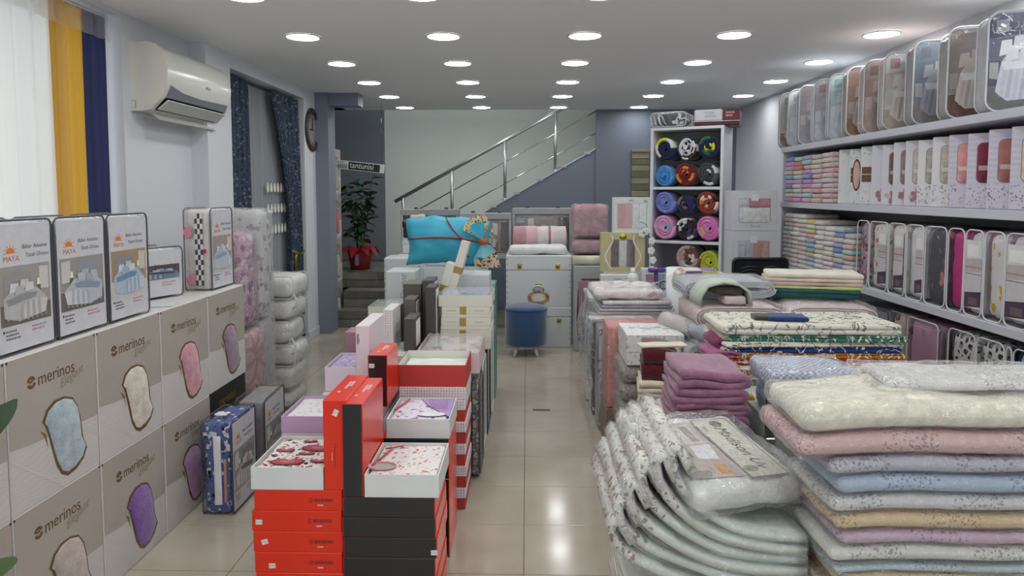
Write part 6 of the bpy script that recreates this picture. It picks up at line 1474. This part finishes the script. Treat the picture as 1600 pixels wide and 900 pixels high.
# ---------------- rolled covers in film
def spiral(L_, H, n=3, k0=.25):
    P = []; N = n*16
    for i in range(N+1):
        a = i/16*2*math.pi; f = k0+(1-k0)*i/N; B = H/2*f; A = L_/2-(H/2-B)*1.3
        ca, sa = math.cos(a), math.sin(a)
        P.append((A*math.copysign(abs(ca)**.35, ca), H/2+B*math.copysign(abs(sa)**.8, sa)))
    return P
def rolled(label, x0, x1, y0, y1, z0, h_, col, rz=0, n=3, col2=None, cat='folded cover', mat=None, stripes=False):
    t = thing('folded_cover', label, cat, ((x0+x1)/2, (y0+y1)/2, z0), rz, 'folded covers behind the tablecloths'); L_ = x1-x0; b_ = (y1-y0)/2
    P = spiral(L_, h_, n); th = h_/2*.75/n*.8
    cs = [col if (i//2) % 2 or not col2 else col2 for i in range(len(P))] if stripes else None
    MB().strip(P, th, -b_, b_, col, 3, .005, len(LABELS), cols=cs).build('cloth', mat or FAB, t)
    MB().soft(-L_/2-.006, -b_-.006, 0, L_/2+.006, b_+.006, h_+.006, (1, 1, 1), h_*.4, .006, 9, len(LABELS), (9, 6, 3)).build('clear_bag', FILMH, t)
    return t
PKC = C('#d0bcbb')
zt_ = .656
bx('carton', 'plain grey carton under the pale pink folded covers', .90, 3.62, zt_, 1.7, 4.1, .80, C('#a3a1a3'))
rolled('pale pink folded bed cover showing its rolled edge, left of two', .88, 1.365, 3.63, 4.05, .80, .125, PKC, n=4)
rolled('pale pink folded bed cover in clear bag, right of two', 1.385, 1.86, 3.66, 4.05, .80, .12, C('#cfbdbd'), R_(-4), n=4)
rolled('grey striped folded cover on the pale pink one', .875, 1.38, 3.86, 4.2, .93, .10, C('#b9bcc2'), 0, 4, C('#7d828c'), mat=pattern('grey_stripe', [C('#bfc2c8'), C('#8d929c')], 45, 'stripe', .85, .3))
t = thing('mint_pouch', 'pale mint folded cloth draped over a pink set on the covers', 'folded cover', (1.045, 3.70, .93))
MB().strip([(-.14, .0), (-.135, .05), (-.1, .1), (-.02, .118), (.06, .11), (.115, .07), (.125, .0)], .014, -.08, .14, C('#b3bdb0'), 5, .008, 3, freq=9).build('cloth', FAB, t)
MB().soft(-.01, -.06, .0, .105, .1, .045, C('#cdbcbb'), .015, .004, 16, 2, (4, 4, 1)).soft(-.06, -.05, .05, .09, .1, .085, C('#5a4a44'), .02, .005, 16, 5, (4, 4, 1)).build('inner_set', FAB, t)
z = .93
for k, (c, n, h_) in enumerate([('#1f4a4c', 'dark teal', .03), ('#2a5a58', 'teal', .022), ('#b9c47a', 'lime edged', .016), ('#c2a6a0', 'dusky pink', .022), ('#cdbdb0', 'beige pink', .02), ('#d6d0c0', 'cream', .03)]):
    t = thing('folded_cloth', '%s folded cloth, %s from below in the slanting pile by the chair' % (n, ORD[k]), 'cloth', (1.60+.004*k, 3.98, z), R_(-12), 'slanting pile of cloths')
    MB().soft(-.25, -.12, 0, .25, .12, h_, C(c), h_*.45, .005, 8, k, (10, 5, 1)).build('cloth', FAB, t); z += h_
# pastel bagged rolls at the left
for k, (x, y, zz_, r, c, n) in enumerate([(.86, 3.72, .62, .055, '#c3c2c8', 'pale grey'), (.93, 3.66, .66, .05, '#b9bfcc', 'grey-blue'), (.87, 3.8, .73, .055, '#c9bfc0', 'greyish pink'), (.95, 3.56, .74, .05, '#b3bccb', 'silver blue'), (.9, 3.6, .56, .055, '#cccbcf', 'white')]):
    t = thing('rolled_cloth', '%s rolled cloth in clear wrap left of the folded covers, %s from below' % (n, ORD[k]), 'rolled cloth', (x, y, zz_), R_(18), 'wrapped rolls left of the covers')
    P = []
    for i in range(50):
        a = i/16*2*math.pi; q = r*(.25+.7*i/50); P.append((q*math.cos(a), r+q*math.sin(a)))
    MB().strip(P, r*.2, -.1, .22, C(c), 3, .004, k).build('cloth', FAB, t)
    MB().lathe([(.0005, -.225), (r*.9, -.22), (r*1.04, -.15), (r*1.04, .06), (r*.95, .105), (.0005, .11)], (1, 1, 1), 20, (0, 0, r), axis='y').build('clear_wrap', FILMH, t)
t = thing('printed_towel', 'multicoloured blue and green towel roll at the far left end of the covers', 'towel', (1.12, 4.24, .861), R_(10))
MB().strip(spiral(.16, .16, 3), .014, -.14, .14, C('#7d93b8'), 3, .005, 2, cols=[C(c) for c in ('#5f7fb5', '#8dbf4a', '#5f7fb5', '#c9cfd8', '#c2b23a', '#7da3b8')*10]).build('cloth', FAB, t)
t = thing('printed_towel', 'purple and lime patterned towel lying behind the striped cover', 'towel', (1.06, 4.28, .93), R_(-4))
MB().strip(spiral(.3, .125, 3), .012, -.1, .1, C('#c9c4a8'), 3, .005, 5, cols=[C(c) for c in ('#b9b84a', '#7d5a9c', '#c9c8c2', '#b58a78', '#cfcdc8')*12]).build('cloth', FAB, t)
bx('carton', 'low carton under the patterned towels', .955, 4.12, 0, 1.25, 4.36, .86, C('#a9a7a6'))
# ---------------- nearer: folded fleeces on a low bench
lb = thing('low_bench', 'low bench under the folded mauve blankets', 'bench', (.75, 2.95, 0))
MB().box(-.25, -.45, .46, .1, .42, .5, C('#9a9894'), .004).build('bench_top', CARD, lb)
for x in (-.22, .07):
    for y in (-.42, .39): MB().box(x-.018, y-.018, 0, x+.018, y+.018, .46, C('#8d8b87'), .003).build('leg', CARD, lb)
def fold3(name, label, cx, cy, z0, w_, d_, h_, col, rz=0, layers=3, mat=FAB, group=None, cat='blanket', amp=.006, curl=True):
    """blanket folded into layers: one serpentine sheet, rounded on both sides"""
    t = thing(name, label, cat, (cx, cy, z0), rz, group); P = []; th = h_/layers; r = th*.5
    for k in range(layers):
        zc = th*(k+.5); L_ = w_/2-r-.006*((k*7) % 3)
        xs_ = [-L_+2*L_*i/8 for i in range(9)]
        if k % 2: xs_ = xs_[::-1]
        P += [(x, zc+.004*math.sin(x*9+k)) for x in xs_]
        if k < layers-1:
            s_ = 1 if k % 2 == 0 else -1
            for a in (-50, 0, 50): P.append((s_*(L_+r*.9*math.cos(R_(a))), zc+th*.5+th*.5*math.sin(R_(a))))
    MB().strip(P, th*.92, -d_/2, d_/2, col, 6, amp, len(LABELS), freq=7).build('cloth', mat, t); return t
MV = C('#8d6077')
z = .60
fold3('folded_blanket', 'pale mint folded cover under the mauve blankets, lower of two', .675, 2.70, .502, .33, .36, .075, C('#b3bdb8'), R_(-4), 3, amp=.005)
fold3('folded_blanket', 'pale mint folded cover under the mauve blankets, upper of two', .68, 2.70, .578, .32, .36, .075, C('#b9c2bc'), R_(-7), 3, amp=.006)
z = .656
for k in range(4):
    fold3('folded_blanket', 'mauve folded blanket, %s of the pile beside the tablecloths' % ['lowest', 'second from bottom', 'second from top', 'topmost'][k], .675+.006*(k % 2), 2.68, z, .285-.006*k, .34, [.045, .05, .052, .06][k]-.002, MV, R_(-5+3*(k % 2)), 2, PLUSH, 'mauve blankets', amp=.014); z += [.045, .05, .052, .06][k]
MRN = C('#4f131b')
fold3('folded_blanket', 'dark red folded plush blanket left of the mauve pile', .60, 3.27, .66, .19, .26, .145, MRN, R_(-8), 2, PLUSH, amp=.01)
t = thing('folded_cloth', 'narrow beige cloth strip lying over the dark red blanket', 'cloth', (.62, 3.2, .806), R_(8)); MB().soft(-.1, -.03, 0, .12, .05, .012, C('#cfc5b4'), .006, .004, 14, 1, (6, 3, 1)).build('cloth', FAB, t)
z = .50
for k in range(3):
    fold3('folded_blanket', 'cream folded cloth under the dark red blanket, %s from below' % ORD[k], .575, 3.22, z, .13+.004*k, .22, .052, C('#cfc4ae'), R_(-8), 2, FAB, 'cream cloths', amp=.005); z += .053
# gingham and blue bag, yellow cloth and green tag near the wire grid
slabpack('bedding_pack', 'bagged blue gingham set at the table front', .86, 2.44, .80, 1.2, 2.72, .89, C('#aeb4c4'), pattern('gingham', [C('#c3c7d2'), C('#8f97ad')], 90, 'check', .85, .5), .012, .035)
slabpack('bedding_pack', 'bagged pale blue blanket under the gingham set', .88, 2.44, .70, 1.2, 2.72, .80, C('#8fa8c6'), None, .015, .045)
bx('carton', 'clear-fronted box under the bagged blue sets with green leaf print', .87, 2.44, .30, 1.2, 2.72, .70, C('#a7a9a2'), texts=(lambda mb, a, b_, h_: mb.flat([(-a+.02, h_*.5), (-a+.16, h_*.42), (-a+.13, h_*.55), (-a+.11, h_*.48), (-a+.08, h_*.62), (-a+.06, h_*.5), (-a+.03, h_*.66)], -b_-.001, C('#4f8a3a')),))
t = thing('wire_rack_post', 'grey metal post with socket beside the bagged blue sets', 'post', (.855, 2.42, 0)); MB().box(-.013, -.013, 0, .013, .013, .80, C('#8d8a88'), .002).build('post', METAL, t); MB().box(-.017, -.017, .62, .017, .017, .66, C('#b3b2b0'), .003).build('socket', METAL, t)
t = thing('yellow_cloth', 'crumpled yellow cloth hanging on the wire grid', 'cloth', (.885, 2.765, .6)); MB().soft(-.02, -.02, 0, .03, .015, .11, C('#cfb03a'), .015, .008, 30, 1, (3, 2, 4)).build('cloth', FAB, t)
# ------------------------------------------------------------------ FRONT LEFT PILE: white quilts folded in plastic
QW = C('#cfd6cd'); QF = pattern('quilt_print', [C('#d3d0cb'), C('#8d7460'), C('#b5b0a4'), C('#7d8a6a')], 24, 'floral', .6, .25)
YQ0, YQ1 = 1.98, 2.5
tips = [(.26, .535), (.282, .595), (.31, .65), (.345, .695), (.387, .73), (.432, .752)]
nq = len(tips); base = .0
def quilt_path(tx, tz, zr, curl=.018):
    P = [(tx+.05, tz-.045), (tx+.03, tz-.01), (tx+.018, tz+curl), (tx, tz+curl*1.2), (tx-.012, tz), (tx, tz-.05)]
    x1 = .82
    for i in range(1, 13):
        u = i/12; s_ = 1-(1-u)**2.6
        P.append((tx+(x1-tx)*u**1.15, (tz-.05)*(1-s_)+zr*s_))
    return P
for k in range(9):                      # flat layers at the bottom of the pile
    fold3('white_quilt', 'pale mint-white quilt in plastic, %s from the floor in the front pile' % ORD[k], .56, 2.24, k*.036, .54, .5, .035, QW, 0, 1, SATIN, 'white quilts in the front pile', 'quilt', amp=.006)
zr = 9*.036+.02
for k, (tx, tz) in enumerate(tips):
    t = thing('white_quilt', 'white quilt with printed fold edge, %s in the front pile above the flat ones' % ORD[k], 'quilt', (.54, 2.24, zr-.02), 0, 'white quilts in the front pile')
    P = [(p[0]-.54, p[1]-zr+.02) for p in quilt_path(tx, tz, zr)]
    MB().strip(P, .024, YQ0-2.24+.012*(k % 2), YQ1-2.24, QW, 6, .007, k, mif=lambda s_: 1 if s_ < 7 else 0).build('quilt', [SATIN, QF], t)
    MB().strip([(p[0]-.001, p[1]+.002) for p in P], .030, YQ0-2.24-.004, YQ1-2.235, (1, 1, 1), 8, .008, k+5).build('clear_bag', FILMH, t)
    zr += .033
# the printed set on top: soft pack with a photo and a cream name card
t = thing('quilt_pack', 'clear-wrapped quilt with photo and cream name card on the front pile', 'quilt', (.60, 2.22, .615), 0, rot=(R_(14), R_(4), R_(24)))
MB().soft(-.21, -.2, 0, .21, .22, .075, C('#d8d8d4'), .035, .01, 8, 4, (9, 9, 2)).build('quilt', FAB, t)
mb = MB()
def onTop(pts, col, dz=0): mb.poly([(p[0], p[1], .0815+dz) for p in pts], col)
onTop([(-.19, -.13), (.0, -.14), (.0, .16), (-.17, .17)], C('#b5a8a0')); onTop([(-.185, -.03), (-.11, -.03), (-.11, .15), (-.17, .15)], C('#6d5a4e'), .0005); onTop([(-.10, .04), (-.02, .04), (-.02, .15), (-.10, .15)], C('#cfc8c4'), .0005)
onTop([(-.18, -.08), (-.15, -.09), (-.13, -.03), (-.17, -.02)], C('#b57a48'), .001); onTop([(-.19, -.13), (-.12, -.135), (-.1, -.1), (-.19, -.09)], C('#8d8680'), .0008); onTop([(-.06, .05), (-.03, .05), (-.03, .14), (-.06, .14)], C('#9a8f88'), .0009); onTop([(-.075, -.12), (-.035, -.125), (-.03, -.075), (-.07, -.07)], C('#c98a3a'), .001); onTop([(-.1, -.04), (-.03, -.05), (-.01, .03), (-.09, .03)], C('#d9d9dc'), .001)
onTop([(-.14, .02), (-.11, .02), (-.11, .07), (-.14, .07)], C('#8d6f62'), .0012)
mb.build('printed_photo', INK, t)
mb = MB(); onTop([(.012, -.155), (.165, -.155), (.165, .175), (.012, .175)], C('#8d8266')); onTop([(.018, -.149), (.159, -.149), (.159, .169), (.018, .169)], C('#d3d0c2'), .0006); mb.build('name_card', CARD, t)
mb = MB(); v, f = text_geo('Madison Uv', .062, .3)
mb.add([(.075+p[1], .12-p[0]*.78, .083) for p in v], f, C('#2f2d28'))
for k in range(6): mb.poly([(.1+.013*math.cos(q)+.012*math.cos(k), .14+.009*math.sin(q)+.012*math.sin(k), .0826+.0001*k) for q in [j*.8 for j in range(8)]], C(['#55504a', '#77726a'][k % 2]))
mb.poly([(.045+.028*math.cos(q), -.11+.016*math.sin(q), .0826) for q in [j*.6 for j in range(11)]], C('#8d9a7a'))
for k in range(3): mb.poly([(.03+.006*k, .1, .0825), (.033+.006*k, .1, .0825), (.033+.006*k, .13, .0825), (.03+.006*k, .13, .0825)], C('#8d8a80'))
mb.build('lettering', INK, t)
MB().soft(-.225, -.215, -.004, .235, .24, .09, (1, 1, 1), .035, .012, 14, 8, (14, 14, 3)).build('clear_bag', FILMH, t)
# ------------------------------------------------------------------ FRONT RIGHT PILE: knitted throws
TH = [('#c9a79f', 'salmon', .05), ('#cfb0aa', 'pink', .05), ('#cab9b2', 'blush', .05), ('#a89f98', 'grey-beige', .05), ('#c9a8a4', 'rose', .05), ('#bca9a2', 'dusty', .05), ('#c2948f', 'deep pink', .05), ('#b9a08c', 'taupe', .05), ('#cda6a2', 'pink lower', .05),
      ('#b5a68a', 'olive beige', .03), ('#cbb38a', 'golden beige', .052), ('#a9b9bd', 'pale blue-grey', .028), ('#cfcfca', 'off-white', .058), ('#bda3b3', 'lilac pink', .045), ('#cdb48c', 'wheat', .055), ('#c6c4c4', 'light grey', .055), ('#a3b4c8', 'light blue', .062), ('#aeb0bb', 'grey-lilac', .055), ('#d0aaa6', 'rose pink', .075), ('#d8d5c2', 'cream fleece', .09)]
tot = sum(q[2] for q in TH); z = 0; sc = .955/tot
KN = {}
for k, (c, n, h_) in enumerate(TH):
    h_ *= sc; cc = C(c)
    mt = pattern('knit_'+n.replace(' ', '_').replace('-', '_'), [cc, mixc(cc, (.06, .05, .05), .55)], 95, 'knit', .95, .36, 1.0) if k < 19 else PLUSH
    x0 = .83-.03*max(0, (k-15))/3+.012*((k*5) % 3)
    if k == 18: x0 = .735
    if k == 19: x0 = .745
    t = thing('knitted_throw', '%s knitted throw in plastic, %s from the floor in the front right pile' % (n, ORD[k] if k < 16 else ['fourth from top', 'third from top', 'second from top', 'top'][k-16]) if k < 16 else '%s throw in plastic, %s of the front right pile' % (n, ['fourth from top', 'third from top', 'second from top', 'top'][k-16]), 'throw', (1.3, 2.1, z), 0, 'throws in the front right pile')
    MB().soft(x0-1.3, -.25, .001, .5, .06, h_-.004, cc, h_*.48, .004, 5, k, (18, 5, 2), und=.035).build('throw', mt, t)
    if k >= 9: MB().soft(x0-1.3-.012, -.262, .0, .52, .075, h_-.001, (1, 1, 1), h_*.5, .005, 15, k+4, (26, 8, 2), und=.035).build('clear_bag', FILM if k < 18 else FILMH, t)
    z += h_
t = thing('knitted_throw', 'white bagged throw lying loosely on top of the right pile', 'throw', (1.34, 2.06, z), R_(-3)); MB().soft(-.3, -.1, 0, .4, .12, .03, C('#cfcdca'), .014, .008, 7, 3, (12, 5, 1)).build('throw', pattern('knit_white', [C('#d0cecb'), C('#a8a6a2')], 95, 'knit', .95, .36, 1.0), t)
MB().soft(-.34, -.13, -.002, .42, .14, .04, (1, 1, 1), .02, .012, 12, 9, (22, 12, 3)).build('clear_bag', FILMH, t)
